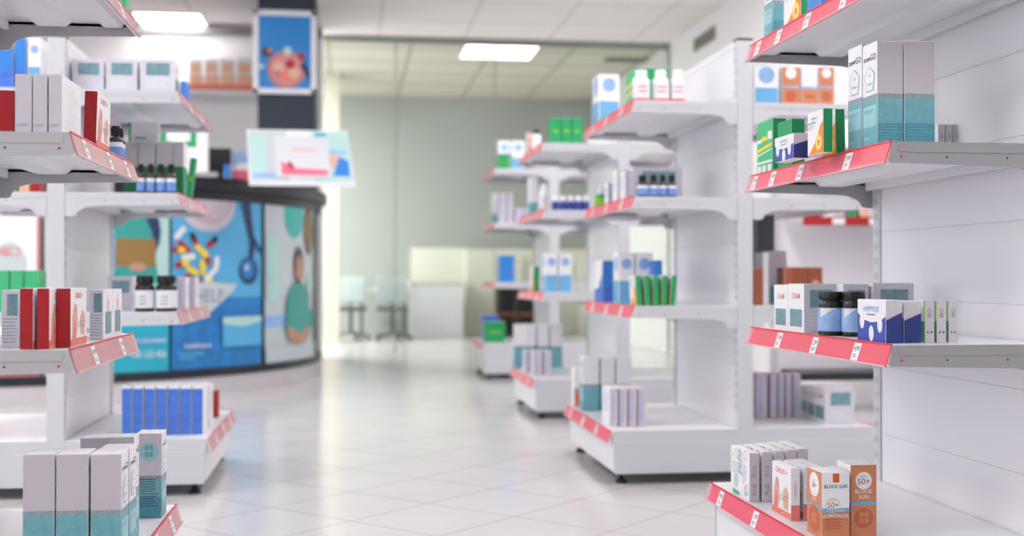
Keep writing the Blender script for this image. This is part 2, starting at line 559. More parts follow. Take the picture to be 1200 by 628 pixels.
def shelf(root, xs, side, face, depth, Y0, Y1, z, strip, tags, k0=0, lip=.053, out=.017, bracket=True, stp='pink_strip', plate='end_steel'):
    """one steel shelf of a unit; xs is the spine's centre, face the half thickness of the spine"""
    X = lambda u: xs + side * u
    g = face
    m = MB()
    m.bbox(X(g), X(depth), Y0 + .004, Y1 - .004, z - .018, z, 'white_steel', .002)
    m.box(X(g + .02), X(g + .035), Y0 + .02, Y1 - .02, z - .045, z - .016, 'white_steel')
    m.prism_y([(X(g + .10), z - .017), (X(g + .12), z - .034), (X(g + .2), z - .034), (X(g + .22), z - .017)], Y0 + .03, Y1 - .03, 'white_steel')
    m.prism_y([(X(depth - .09), z - .017), (X(depth - .08), z - .03), (X(depth - .03), z - .03), (X(depth - .02), z - .017)], Y0 + .01, Y1 - .01, 'white_steel')
    # tilted front lip
    m.prism_y([(X(depth - .004), z - .001), (X(depth), z), (X(depth + out), z - lip), (X(depth + out - .006), z - lip)], Y0 + .003, Y1 - .003, 'white_steel')
    sh = m.build('shelf', root)
    if bracket:
        for yy, e in ((Y0, 1), (Y1 - .005, -1)):
            pts = [(depth + .001, -.0005), (depth + out, -lip)]
            pts = [(depth + .001, -.0005), (depth + out * .8, -lip + .008), (depth + out - .012, -lip)]
            w = depth - g
            pts += [(g + w * .3, -lip - .006)]
            for q in range(1, 8):
                t_ = q / 7 * PI / 2
                pts.append((g + w * .3 - w * .2 * math.sin(t_), -lip - .006 - .04 * (1 - math.cos(t_))))
            pts += [(g + w * .06, -lip - .05)]
            pts += [(g + .002, -lip - .05), (g + .002, -.0005)]
            m = MB()
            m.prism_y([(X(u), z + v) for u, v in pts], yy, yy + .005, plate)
            yf = yy - .0004 if e > 0 else yy + .0054
            for u, v, r in ((depth - .02, -.038, .0035), (depth - .14, -.038, .003), (depth - .08, -.014, .0035), (depth - .24, -.014, .0035), (depth - .3, -.038, .003)):
                if u < g + .03: continue
                pp = [(X(u) + r * math.cos(2 * PI * q / 8), yf, z + v + r * math.sin(2 * PI * q / 8)) for q in range(8)]
                m.poly(pp, 'red_edge' if (u == depth - .02) else 'slot_dark')
            # pressed ledge along the flange
            yl = yy - .0015 if e > 0 else yy + .0065
            m.box(X(g + .03), X(depth - .012), min(yl, yy), max(yl, yy), z - .026, z - .006, plate)
            m.build('shelf_bracket', sh)
    if strip:
        L = math.hypot(out, lip)
        nx, nz = side * lip / L, out / L            # outward normal of the lip
        def lp(t, o): return (X(depth + out * t) + nx * o, z - lip * t + nz * o)
        m = MB()
        ya, yb = Y0 + .006, Y1 - .002
        m.prism_y([lp(0, .0005), lp(.0, .004), lp(1.04, .004), lp(1.04, .0005)], ya, yb - .03, stp)
        m.prism_y([lp(0, .0005), lp(.0, .004), lp(1.04, .004), lp(1.04, .0005)], yb - .03, yb, 'clear_end')
        m.prism_y([lp(-.03, .0005), lp(-.03, .006), lp(.05, .006), lp(.05, .004)], ya, yb, 'red_edge')
        m.prism_y([lp(.98, .004), lp(.98, .007), lp(1.05, .007), lp(1.05, .004)], ya, yb, 'clear_end')
        m.build('price_strip', sh)
        for k, f in enumerate(tags):
            yc = Y0 + (Y1 - Y0) * f
            m = MB()
            hw = .021
            a0, a1 = lp(.97, .0062), lp(.12, .0062)
            m.prism_y([lp(.97, .0042), a0, a1, lp(.12, .0042)], yc - hw, yc + hw, 'tag_white')
            if side < 0: fc = Face(m, (a0[0], yc + hw, a0[1]), (0, -2 * hw, 0), (a1[0] - a0[0], 0, a1[1] - a0[1]))
            else: fc = Face(m, (a0[0], yc - hw, a0[1]), (0, 2 * hw, 0), (a1[0] - a0[0], 0, a1[1] - a0[1]))
            fc.text(PRICES[(k + k0) % 8], .5, .66, .34, 'ink', .75)
            fc.lines(.2, .8, .12, .36, 2, 'ink_soft', .5, k)
            m.build('price_tag', sh)
    return sh


UNITS = []


def gondola(label, xs, half, Y0, Y1, top, sides, feet=True, name='shelving_unit', base_z=.25, planks=8):
    """double sided steel shelving unit. sides: list of dicts(side, depth, base, levels=[(z, strip, tags)], strip colour)"""
    root = thing(name, label, 'shelving unit', (0, 0, 0), group='white steel shelving units')
    pw = half
    for yy in (Y0 + .001, Y1 - .051):
        m = MB()
        m.bbox(xs - pw, xs + pw, yy, yy + .05, .06, top, 'end_steel', .003)
        for sgn in (-1, 1):
            fx = xs + sgn * (pw + .0006)
            z = .34
            while z < top - .04:
                for dy in (.012, .03):
                    p = [(fx, yy + dy, z), (fx, yy + dy + .006, z), (fx, yy + dy + .006, z + .022), (fx, yy + dy, z + .022)]
                    m.poly(p if sgn > 0 else p[::-1], 'slot_light')
                z += .05
        m.build('upright', root)
    m = MB()
    pf = half - .007
    n = planks
    z0, z1 = .2, top - .03
    for i in range(n):
        a, b = z0 + (z1 - z0) * i / n, z0 + (z1 - z0) * (i + 1) / n
        m.bbox(xs - pf, xs + pf, Y0 + .05, Y1 - .05, a + .0004, b - .0004, 'white_panel', .0022)
    m.box(xs - pf + .003, xs + pf - .003, Y0 + .05, Y1 - .05, z0, z1, 'white_panel')
    m.build('back_panel', root)
    m = MB(); m.bbox(xs - half - .002, xs + half + .002, Y0 - .001, Y0 + .06, top - .004, top + .006, 'dark_frame', .002)
    m.build('upright_cap', root)
    m = MB(); m.bbox(xs - half + .004, xs + half - .004, Y0 + .06, Y1 - .05, top - .03, top, 'white_steel', .004)
    m.build('top_rail', root)
    for s in sides:
        sd = s['side']
        X = lambda u: xs + sd * u
        UNITS.extend([(Y0, Y1, l_[0], sd, X(s['depth'])) for l_ in s['levels']] + [(Y0, Y1, s.get('bz', base_z), sd, X(s['base']))])
        for i, (z, strip, tg) in enumerate(s['levels']):
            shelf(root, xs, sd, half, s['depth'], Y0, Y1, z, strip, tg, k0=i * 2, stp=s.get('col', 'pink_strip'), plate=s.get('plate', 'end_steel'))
        # base: deck, kick panel and end board
        B = s['base']
        bz = s.get('bz', base_z)
        sh = shelf(root, xs, sd, half, B, Y0, Y1, bz, True, s.get('btags', (.2, .5, .8)), k0=5, bracket=False, stp=s.get('col', 'pink_strip'))
        sh.name = 'base_shelf'
        for ya, yb, yc, yd in ((Y0, Y0 + .012, Y0 + .002, Y0 + .006), (Y1 - .012, Y1, Y1 - .006, Y1 - .002)):
            m = MB()
            m.bbox(X(half * .2), X(B - .012), ya, yb, .05, bz - .055, 'end_steel', .003)
            m.box(X(half), X(B - .005), yc, yd, bz - .0555, bz - .001, 'end_steel')
            m.build('base_end_board', root)
        m = MB()
        m.bbox(X(B - .03), X(B - .012), Y0 + .02, Y1 - .02, .055, bz - .03, 'white_steel', .003)
        m.build('kick_panel', root)
        if feet:
            for yy in (Y0 + .07, Y1 - .07):
                m = MB()
                m.lathe([(.026, .0), (.026, .012), (.014, .02), (.01, .024), (.01, .06)], 'rubber', 16, (X(B - .06), yy))
                m.build('foot', root, smooth=True)
    return root


# right unit nearest the camera
RN0, RN1 = 2.80, 3.86
RNx = sx(1047.5, RN0); RNb = sx(833, RN1, 563.5)
RNs = sx(1023, RN1) + .035
Z1, Z2, Z3, Z4 = .265, .78, 1.285, 1.722
gondola('nearest white shelving unit on the right, holding the sunscreen and teal boxes', RNs, .035, RN0, RN1, 2.03,
        [dict(side=-1, depth=RNs - RNx, base=RNs - RNb, bz=Z1, plate='shaded_steel', btags=(.86, .55, .1),
              levels=[(Z2, True, (.18, .45, .72)), (Z3, True, (.23, .55, .77, .93)), (Z4, True, (.25, .5, .72, .9))]),
         ])
# left unit nearest the camera
LN0, LN1 = 2.88, 3.70
LNx = sx(79.5, LN0); LNb = sx(205.4, LN1, 600)
LNs = LNx - .42
gondola('nearest white shelving unit on the left, its spine outside the photo', LNs, .035, LN0, LN1, 2.03,
        [dict(side=1, depth=LNx - LNs, base=LNb - LNs, bz=Z1, plate='left_steel', col='shaded_strip', btags=(.5, .8),
              levels=[(Z2, True, (.28, .72)), (Z3, True, (.15, .5, .8)), (Z4, True, (.3, .7))])])
# centre unit
C0, C1 = 5.33, 6.45
Cx = sx(744, C0); Cb = sx(717, C0, 505); Cs = sx(873.5, C0)
ch = (sx(883, C0) - sx(865, C0)) / 2
CZ = [sz(505, 717, C0), sz(359, 744, C0), sz(230, 741, C0), sz(117, 744, C0)]
gondola('white shelving unit in the middle with white and amber bottles', Cs, ch, C0, C1, sz(46, 873, C0),
        [dict(side=-1, depth=Cs - Cx, base=Cs - Cb, bz=CZ[0], btags=(.25, .55, .85), levels=[(z, True, (.2, .5, .8)) for z in CZ[1:]]),
         dict(side=1, depth=Cs - Cx, base=Cs - Cb, bz=CZ[0], levels=[(z, True, (.2, .5, .8)) for z in CZ[1:]])])
# left second unit
G0, G1 = 5.32, 6.4
Gx = sx(207, G0); Gb = sx(243, G0, 524); Gs = sx(65, G0)
gh = (sx(78, G0) - sx(52, G0)) / 2 * .8
GZ = [sz(514, 230, G0), sz(366, 207, G0), sz(226, 207, G0), sz(106, 207, G0)]
gondola('left white shelving unit behind, with blue books on its base', Gs, gh, G0, G1, sz(42, 65, G0),
        [dict(side=1, depth=Gx - Gs, base=Gb - Gs, bz=GZ[0], col='shaded_strip', levels=[(z, True, (.3, .7)) for z in GZ[1:]]),
         dict(side=-1, depth=Gx - Gs, base=Gb - Gs, bz=GZ[0], levels=[(z, True, (.3, .7)) for z in GZ[1:]])])
# further units on the right side of the aisle
M0, M1 = 7.85, 8.95
Mx = sx(637, M0); Mb = sx(626, M0, 449); Ms = sx(731.5, M0)
MZ = [sz(445, 627, M0), sz(343, 640, M0), sz(246, 640, M0), sz(167, 640, M0)]
gondola('second white shelving unit along the aisle, behind the middle one', Ms, .04, M0, M1, 2.0,
        [dict(side=-1, depth=Ms - Mx, base=Ms - Mb, bz=MZ[0], levels=[(z, True, (.2, .5, .8)) for z in MZ[1:]]),
         dict(side=1, depth=Ms - Mx, base=Ms - Mb, bz=MZ[0], levels=[(z, True, (.2, .5, .8)) for z in MZ[1:]])])
T0, T1 = 11.0, 12.0
Tx = sx(580, T0); Tb = sx(567, T0, 400); Ts = sx(650, T0)
TZ = [sz(402, 567, T0), sz(331, 580, T0), sz(261, 580, T0), sz(197, 580, T0)]
gondola('farthest white shelving unit, standing before the glass partition', Ts, .045, T0, T1, 2.1,
        [dict(side=-1, depth=Ts - Tx, base=Ts - Tb, bz=TZ[0], levels=[(z, True, (.3, .7)) for z in TZ[1:]]),
         dict(side=1, depth=Ts - Tx, base=Ts - Tb, bz=TZ[0], levels=[(z, True, (.3, .7)) for z in TZ[1:]])])

# wall shelving facing the camera, seen between the middle unit and the near right unit
wy = 8.4
x0, x1 = sx(903, wy), X_R - .02
t = thing('display_shelf', 'white wall shelving with a red front strip, behind the middle unit', 'shelving unit', (0, 0, 0))
m = MB(); m.bbox(x0, x1, wy, wy + .04, .25, 2.05, 'white_panel', .004); m.build('back_panel', t)
for xx in (x0 + .02, x1 - .02):
    m = MB(); m.bbox(xx - .02, xx + .02, wy - .03, wy, 0, 2.08, 'end_steel', .003); m.build('upright', t)
zs_ = sz(254, 980, 8.0)
for zz, nm in ((zs_, 'shelf'), (1.85, 'shelf')):
    m = MB(); m.bbox(sx(941, 8.0), x1, 8.0, wy - .03, zz - .02, zz, 'white_steel', .003)
    s_ = m.build(nm, t)
    m = MB(); m.bbox(sx(941, 8.0), x1, 7.985, 7.999, zz - .062, zz, 'red', .002); m.build('price_strip', s_)
    for f in (.3, .62, .9):
        xc = sx(941, 8.0) + (x1 - sx(941, 8.0)) * f
        m = MB(); m.box(xc - .045, xc + .045, 7.98, 7.984, zz - .056, zz - .01, 'tag_white'); m.build('price_tag', s_)
m = MB(); m.bbox(sx(939, 8.0), x1, 8.0, wy, .22, sz(437, 960, 8.0), 'dark_frame', .004); m.build('base_shelf', t)


# ------------------------------------------------------------------ goods
class Box:
    """a carton standing at its near left corner; side = -1 when its front faces left, +1 when it faces right"""
    def __init__(s, w, d, h, body, side, top=None):
        s.w, s.d, s.h, s.side = w, d, h, side
        s.m = MB()
        s.m.bbox(-w / 2, w / 2, 0, d, 0, h, body, .0012)
        s.F = Face(s.m, (-w / 2, 0, 0), (w, 0, 0), (0, 0, h))
        s.L = Face(s.m, (-w / 2, d, 0), (0, -d, 0), (0, 0, h))
        s.R = Face(s.m, (w / 2, 0, 0), (0, d, 0), (0, 0, h))
        s.T = Face(s.m, (-w / 2, 0, h), (w, 0, 0), (0, d, 0))
        s.A = s.L if side < 0 else s.R
        s.B = s.R if side < 0 else s.L


def art_newgo(b):
    for f in (b.F, b.A, b.B):
        f.rect(.012, .005, .988, .47, 'teal')
        f.rect(.012, .005, .988, .22, 'teal_deep') if f is b.F else f.rect(.012, .005, .988, .12, 'teal_deep')
        f.rect(.012, .455, .988, .50, 'foam_band')
    b.A.text('newGO', .52, .86, .06, 'ink', .86)
    b.A.rect(.05, .012, .95, .4, 'teal_pale')
    b.A.rect(.05, .012, .95, .2, 'teal')
    pen = [(.5, .78), (.85, .70), (.74, .54), (.26, .54), (.15, .70)]
    b.A.poly(pen, 'aqua_line')
    b.A.poly([(.5 + (u - .5) * .92, .66 + (v - .66) * .93) for u, v in pen], 'card')
    b.A.text('NEW', .5, .69, .025, 'aqua_line', .4)
    b.A.text('FORMULA', .5, .61, .02, 'aqua_line', .4)
    b.A.lines(.15, .85, .32, .36, 2, 'teal_deep', .3)
    b.A.text('VITAL', .3, .09, .03, 'label_white', .4)
    b.F.rect(.012, .5, .988, .99, 'card_shade')
    b.F.lines(.1, .92, .03, .4, 13, 'teal', .22, 3)


def art_newgo_far(b):
    art_newgo(b)
    b.F.rect(.01, .5, .99, .99, 'card')
    b.F.rect(.01, .01, .99, .46, 'teal_pale' if b.w < .07 else 'teal')


def art_newgo_back(b):
    art_newgo(b)
    b.F.rect(.01, .5, .99, .995, 'card_grey')
    b.F.disc(.5, .78, .38, 'teal_pale', 24)
    for u, v in ((.34, .8), (.52, .8), (.34, .72), (.52, .72)): b.F.rect(u, v, u + .14, v + .06, 'aqua_line')
    b.F.rect(.01, .005, .99, .45, 'teal'); b.F.rect(.01, .005, .99, .25, 'teal_deep')
    b.F.lines(.12, .9, .12, .46, 12, 'ink', .3, 5)


def art_cardio(b):
    for f in (b.A,):
        f.text('CARDIO +', .5, .87, .1, 'red_ink', .82)
        f.poly([(.08, .08), (.3, .05), (.42, .35), (.36, .7), (.22, .74), (.1, .5)], 'skin_print')
        f.poly([(.1, .1), (.24, .06), (.34, .3), (.22, .5)], 'coral')
        f.poly([(.6, .2), (.85, .16), (.9, .5), (.74, .62), (.6, .5)], 'skin_print')
        f.rect(.0, .02, 1, .14, 'coral')
        f.text('X', .3, .6, .1, 'red_ink', .1)
        f.lines(.45, .9, .3, .42, 3, 'ink_soft', .25)
        f.text('NEW', .6, .08, .03, 'label_white')


def art_cardio_red(b):
    art_cardio(b)
    b.F.rect(.01, .005, .99, .995, 'red')
    b.F.rect(.0, .0, .02, 1, 'red_dark')


def art_cardio_white(b):
    art_cardio(b)
    b.F.rect(.01, .01, .99, .3, 'coral')
    b.F.text('CARDIO +', .5, .6, .3, 'coral', .5, turn=True)


def art_red(b):
    for f in (b.F, b.A, b.B): f.rect(.01, .005, .99, .995, 'red')
    b.F.rect(0, 0, .03, 1, 'red_dark')


def art_blocksun(b):
    f = b.F
    f.rect(.01, .005, .99, .46, 'orange_sun')
    f.rect(.4, .85, .63, .985, 'orange_logo')
    f.text('BLOCK SUN', .5, .79, .055, 'ink', .82)
    f.ring(.4, .5, .26, .012, 'orange_sun', 'card', 28)
    f.text('NEW', .4, .585, .03, 'orange_sun', .3)
    f.text('50+', .4, .51, .085, 'brown_card', .5)
    f.rect(.01, .40, .99, .455, 'sky_stripe')
    f.text('UV Protection', .5, .427, .032, 'label_white', .7)
    f.text('ULTIMATE BLOCK', .5, .345, .05, 'card', .92)
    f.lines(.1, .75, .12, .3, 5, 'orange_deep', .4)
    sun_side(b.A)
    b.B.rect(.01, .005, .99, .99, 'orange_sun')


def sun_side(f):
    f.rect(.0, .0, 1, .998, 'orange_sun')
    f.disc(.5, .78, .32, 'card', 26)
    f.text('NEW', .5, .84, .03, 'orange_sun', .4)
    f.text('50+', .5, .77, .085, 'brown_card', .5)
    f.text('BLOCK', .5, .63, .055, 'card', .7)
    f.text('SUN', .5, .555, .055, 'card', .5)
    f.rect(.0, .44, 1, .485, 'sky_stripe')
    f.disc(.5, .26, .37, 'orange_deep', 28)
    for u, v in ((.34, .275), (.53, .275), (.34, .19), (.53, .19)):
        f.rect(u, v, u + .15, v + .07, 'orange_sun')


def art_sun_side(b):
    sun_side(b.F)
    b.A.rect(.01, .005, .99, .46, 'orange_sun'); b.A.rect(.01, .4, .99, .455, 'sky_stripe')
    b.T.rect(.01, .01, .99, .99, 'card')


def art_smile(b):
    f = b.A
    f.poly([(.005, .005), (.995, .005), (.995, .62), (.8, .5), (.5, .46), (.2, .52), (.005, .68)], 'royal')
    for u, v in ((.17, .48), (.5, .2), (.8, .42)): f.disc(u, v, .085, 'card', 18, .12)
    f.text('HAPPYLIFE', .5, .78, .13, 'blue_pale', .7)
    f.lines(.35, .65, .6, .66, 1, 'mauve_ink', .5)
    f = b.F
    f.poly([(.01, .005), (.99, .005), (.99, .7), (.01, .52)], 'navy')
    f.poly([(.01, .52), (.99, .7), (.99, .72), (.01, .54)], 'mauve_ink')
    f.poly([(.01, .545), (.99, .725), (.99, .99), (.01, .99)], 'card_grey')


def art_swoosh(b):
    f = b.A
    f.rect(.01, .005, .99, .995, 'card')
    f.poly([(.1, .01), (.99, .01), (.99, .72), (.8, .62), (.6, .35)], 'orange')
    f.disc(.72, .25, .2, 'yellow', 20)
    f.ring(.72, .25, .12, .03, 'card', 'orange')
    f.text('Vitamin C', .45, .84, .07, 'ink_soft', .7)
    f.rect(.05, .72, .55, .745, 'green')
    f.lines(.06, .5, .56, .68, 3, 'ink_soft', .2)
    for f in (b.F, b.B): f.rect(.01, .005, .99, .995, 'green')
    b.F.rect(0, 0, .04, 1, 'orange')


def art_cornerorange(b):
    b.F.poly([(.6, .01), (.99, .01), (.99, .6)], 'orange')
    b.F.rect(0, 0, .1, 1, 'green_light')
    b.F.lines(.2, .6, .6, .8, 2, 'ink_soft', .2)


def art_greenband(b):
    for f in (b.A, b.F):
        f.rect(.005, .005, .995, .995, 'green_light' if f is b.A else 'green')
    f = b.A
    f.rect(.02, .6, .3, .66, 'card'); f.rect(.3, .62, .65, .7, 'yellow'); f.rect(.7, .63, .95, .78, 'card')
    f.poly([(.02, .42), (.95, .5), (.95, .56), (.02, .48)], 'yellow')
    f.poly([(.02, .35), (.95, .43), (.95, .45), (.02, .38)], 'card')
    f.rect(.02, .2, .95, .24, 'card')
    for u in (.06, .36, .7): f.rect(u, .03, u + .22, .16, 'card')
    b.B.rect(.005, .005, .995, .995, 'green')


def art_green(b):
    for f in (b.A, b.F, b.B): f.rect(.005, .005, .995, .995, 'green')
    b.F.rect(.2, .45, .8, .55, 'lime')


def art_green_light(b):
    for f in (b.A, b.F, b.B, b.T): f.rect(.005, .005, .995, .995, 'green_light')


def art_silver(b):
    f = b.F
    f.rect(.01, .01, .99, .99, 'silver_card')
    f.rect(.18, .52, .86, .88, 'window_teal')
    f.lines(.15, .85, .1, .4, 4, 'card', .2)
    b.A.rect(.12, .12, .88, .48, 'window_teal')
    b.A.text('CALM', .5, .75, .12, 'coral', .7)
    b.T.rect(.02, .02, .98, .98, 'card')


def art_silver_plain(b):
    f = b.F
    f.rect(.01, .01, .99, .99, 'silver_card')
    f.rect(.3, .55, .9, .93, 'window_teal')
    f.lines(.06, .94, .04, .5, 8, 'ink_soft', .2)
    b.A.rect(.2, .1, .85, .55, 'window_teal')
    b.A.text('CARE +', .5, .72, .22, 'coral', .35, turn=True)


def art_tiny(b):
    b.F.rect(.0, .0, .12, 1, 'lime'); b.F.rect(.0, .0, .12, .5, 'green_dark')
    b.F.rect(.12, .0, 1, 1, 'card_grey')
    b.F.disc(.4, .24, .09, 'ink', 10); b.F.disc(.75, .24, .09, 'ink', 10)
    b.F.text('BIO', .55, .7, .35, 'ink_soft', .3, turn=True)
    b.A.rect(.02, .02, .98, .5, 'green')


def art_pattern(b):
    f = b.A
    rr = random.Random(3)
    for k in range(26):
        f.outline(rr.uniform(.1, .9), rr.uniform(.16, .92), rr.uniform(.05, .1), .012, rr.choice(('ink_soft', 'green_light', 'blue_pale')))
    f.text('WELLNESS', .5, .5, .06, 'blue_pale', .8)
    f.poly([(.15, .02), (.5, .02), (.45, .1), (.1, .12)], 'green_light')
    b.F.rect(.01, .005, .99, .995, 'card_lilac')
    b.F.text('PLUS', .5, .62, .4, 'ink_soft', .22, turn=True)
    b.F.text('PLUS', .5, .25, .4, 'ink_soft', .22, turn=True)


def art_greycard(b):
    b.F.rect(.005, .005, .995, .995, 'card_grey')
    b.F.lines(.08, .9, .1, .16, 2, 'ink_soft', .3)
    art = b.A
    rr = random.Random(3)
    for k in range(22): art.lines(rr.uniform(.05, .4), rr.uniform(.5, .95), .1 + k * .035, .12 + k * .035, 1, 'ink_soft', .12, k)


def art_blue(b):
    b.F.rect(.02, .02, .98, .93, 'blue')
    b.T.rect(.03, .03, .97, .97, 'card')


def art_bluefull(b):
    for f in (b.F, b.A, b.B): f.rect(.01, .01, .99, .99, 'blue_bright')


def art_bluewave(b):
    b.F.rect(.01, .01, .99, .99, 'blue_bright')
    b.F.rect(.01, .01, .99, .4, 'blue')
    b.A.rect(.01, .01, .99, .99, 'card'); b.A.poly([(.01, .01), (.99, .01), (.99, .7), (.5, .35), (.01, .3)], 'blue')


def art_bluecirc(b):
    for f in (b.F, b.A):
        f.disc(.5, .78, .33, 'blue_pale', 20)
        f.rect(.04, .01, .96, .45, 'sky_stripe')


def art_greygreen(b):
    b.F.rect(.01, .55, .99, .99, 'card_mid')
    b.F.rect(.01, .01, .99, .55, 'green_dark')
    b.A.rect(.01, .01, .99, .55, 'green')


def art_lines(b):
    b.F.rect(.01, .01, .99, .99, 'card_lilac'); b.A.lines(.1, .9, .3, .8, 5, 'blue_pale', .3)
    b.F.rect(.3, .1, .5, .9, 'blue_pale'); b.F.rect(.0, .0, .08, 1, 'mauve_ink')


def art_brown(b):
    for f in (b.F, b.A, b.B, b.T): f.rect(.01, .01, .99, .99, 'brown_card')


def art_brownseal(b):
    art_brown(b)
    b.F.rect(.01, .01, .2, .99, 'orange_deep')
    b.F.disc(.82, .55, .1, 'skin_print', 20); b.F.rect(.6, .02, .62, .98, 'ink')


def art_orangewhite(b):
    b.F.rect(.02, .02, .98, .45, 'orange_pale'); b.F.rect(.1, .5, .9, .85, 'orange_pale')
    b.A.rect(.01, .01, .99, .45, 'orange_sun')


def art_sunfar(b):
    b.F.rect(.01, .01, .99, .99, 'orange_sun'); b.F.disc(.5, .85, .3, 'card'); b.F.rect(.01, .46, .99, .52, 'blue_pale'); b.F.disc(.5, .25, .3, 'orange_deep')


def art_sunfarw(b):
    b.F.rect(.01, .01, .99, .46, 'orange_sun'); b.F.rect(.01, .44, .99, .5, 'blue_pale'); b.F.rect(.25, .2, .75, .3, 'orange_deep')


def art_black(b):
    for f in (b.F, b.A, b.B): f.rect(.02, .02, .98, .98, 'column_side')


def art_tealfoot(b):
    b.F.rect(.01, .01, .99, .33, 'teal'); b.A.rect(.01, .01, .99, .33, 'teal')


def art_plain(b): b.A.lines(.15, .85, .3, .8, 5, 'ink_soft', .2)


BODY = dict(red='red')


def settle(pl, pr, Y, zs, d):
    """keep a thing clear of the shelf's front edge and inside the unit's length"""
    for Y0, Y1, z, sd, xe in UNITS:
        if Y0 <= Y <= Y1 and abs(z - zs) < 1e-6:
            mid = sx((pl + pr) / 2, Y)
            xm = xe - sd * .25
            if abs(mid - xm) > .3: continue
            p = pl if sd < 0 else pr
            x = sx(p, Y)
            lim = xe - sd * .009
            if (x - lim) * sd > 0 and x * sd < 0 or (x - lim) * sd > 0 and False:
                Y2 = Y
                for _ in range(60):
                    if (sx(p, Y2) - lim) * sd <= 0: break
                    Y2 += .01
                Y = Y2
            if Y + d > Y1 - .006: d = max(.05, Y1 - .006 - Y)
            Y = min(Y, Y1 - .006 - d)
            x = sx(p, Y)
            return Y, d, (lim - x if (x - lim) * sd > 0 else 0.0)
    return Y, d, 0.0


def carton(art, pl, pr, ytop, Y, zs, d, side, label, group, body='card', rot=0, lean=0, name='carton', cat='box', dx=0):
    """camera facing side spans pixels pl..pr at depth Y, standing on height zs, d deep"""
    Y, d, push = settle(pl, pr, Y, zs, d)
    dx += push
    xa, xb = sx(pl, Y), sx(pr, Y)
    w = xb - xa
    h = sz(ytop, (pl + pr) / 2, Y) - zs
    b = Box(w, d, h, body, side)
    art(b)
    o = b.m.build(name, loc=((xa + xb) / 2 + dx, Y, zs + .0006 + w / 2 * abs(math.sin(lean)) + (.0004 if lean else 0)), rot=(0, lean, rot))
    return tag(o, label, cat, group)


def row(art, spans, ytop, Y, zs, d, side, labels, group, **k):
    for (a, b_), l in zip(spans, labels): carton(art, a, b_, ytop, Y, zs, d, side, l, group, **k)


def bottle(pl, pr, ytop, Y, zs, label, group, kind='amber', name='bottle'):
    Y, _d, push = settle(pl, pr, Y, zs, .06)
    xa, xb = sx(pl, Y) + push, sx(pr, Y) + push
    r = (xb - xa) / 2
    h = sz(ytop, (pl + pr) / 2, Y) - zs
    loc = ((xa + xb) / 2, Y + r, zs + .0006)
    P = dict(
        amber=('amber', 'black_plastic', 'label_blue', .70, .62, .6),
        jar=('black_plastic', 'black_plastic', 'blue_pale', .80, .92, .8),
        jarw=('black_plastic', 'black_plastic', 'label_white', .76, .85, .7),
        white=('bottle_white', 'bottle_white', 'label_white', .76, .68, .7),
        navyjar=('royal', 'bottle_white', 'navy', .62, .8, .7),
        greenb=('green', 'bottle_white', 'lime', .66, .55, .6),
        whitedark=('label_white', 'black_plastic', 'label_white', .8, .7, .7))[kind]
    bm_, cm_, lm_, sh, cw, nk = P
    m = MB()
    m.lathe([(r * .9, 0), (r, .02 * h), (r, (sh - .1) * h), (r * .93, (sh - .05) * h), (r * nk, sh * h), (r * nk, (sh + .02) * h)], bm_, 28)
    o = m.build(name, loc=loc, smooth=True)
    tag(o, label, 'bottle', group)
    m = MB()
    c = r * cw
    z0 = (sh + .015) * h
    m.lathe([(c * .98, z0), (c, z0 + .01 * h), (c, h * .97), (c * .94, h)], cm_, 28)
    for k in range(28):
        a = 2 * PI * k / 28
        m.box(c * math.cos(a) - .0006, c * math.cos(a) + .0006, c * math.sin(a) - .0006, c * math.sin(a) + .0006, z0 + .02 * h, h * .94, cm_)
    m.build('cap', o, smooth=True)
    m = MB()
    m.lathe([(r * 1.012, .1 * h), (r * 1.012, (sh - .17) * h)], lm_, 28, cap=False)
    if kind == 'jar':
        for a0, zz in ((-2.2, .5), (-1.5, .3), (-1.8, .4)):
            q = [(r * 1.02 * math.cos(a0 + e), r * 1.02 * math.sin(a0 + e), h * (zz + f)) for e, f in ((-.05, 0), (0, -.02), (.05, 0), (0, .02))]
            m.poly(q, 'pict_tan')
        n = 10
        for k in range(n):
            a, b_ = -2.9 + k * .12, -2.9 + (k + 1) * .12
            top = (sh - .175) * h
            m.poly([(r * 1.02 * math.cos(a), r * 1.02 * math.sin(a), top - h * .22 * (1 - k / n)), (r * 1.02 * math.cos(b_), r * 1.02 * math.sin(b_), top - h * .22 * (1 - (k + 1) / n)),
                    (r * 1.02 * math.cos(b_), r * 1.02 * math.sin(b_), top), (r * 1.02 * math.cos(a), r * 1.02 * math.sin(a), top)], 'label_white')
    elif kind in ('jarw', 'whitedark'):
        for k in range(3):
            a, b_ = -2.0, -1.3
            m.mesh([(r * 1.02 * math.cos(a + (b_ - a) * q / 4), r * 1.02 * math.sin(a + (b_ - a) * q / 4), h * (.2 + .1 * k + e)) for e in (0, .03) for q in range(5)],
                   [(q, q + 1, q + 6, q + 5) for q in range(4)], 'green' if k == 0 else 'ink_soft')
    elif kind == 'amber':
        m.lathe([(r * 1.018, (sh - .17) * h), (r * 1.018, (sh - .3) * h)], 'label_white', 28, cap=False)
    elif kind == 'white':
        m.lathe([(r * 1.02, .02 * h), (r * 1.02, .12 * h)], 'coral', 28, cap=False)
        for k in range(2):
            m.mesh([(r * 1.02 * math.cos(-2.1 + 1.0 * q / 4), r * 1.02 * math.sin(-2.1 + 1.0 * q / 4), h * (.3 + .14 * k + e)) for e in (0, .04) for q in range(5)],
                   [(q, q + 1, q + 6, q + 5) for q in range(4)], 'coral')
    m.build('bottle_label', o, smooth=True)
    return o


ORD = ['leftmost', 'second from left', 'third from left', 'fourth from left', 'fifth from left', 'sixth from left', 'seventh from left']

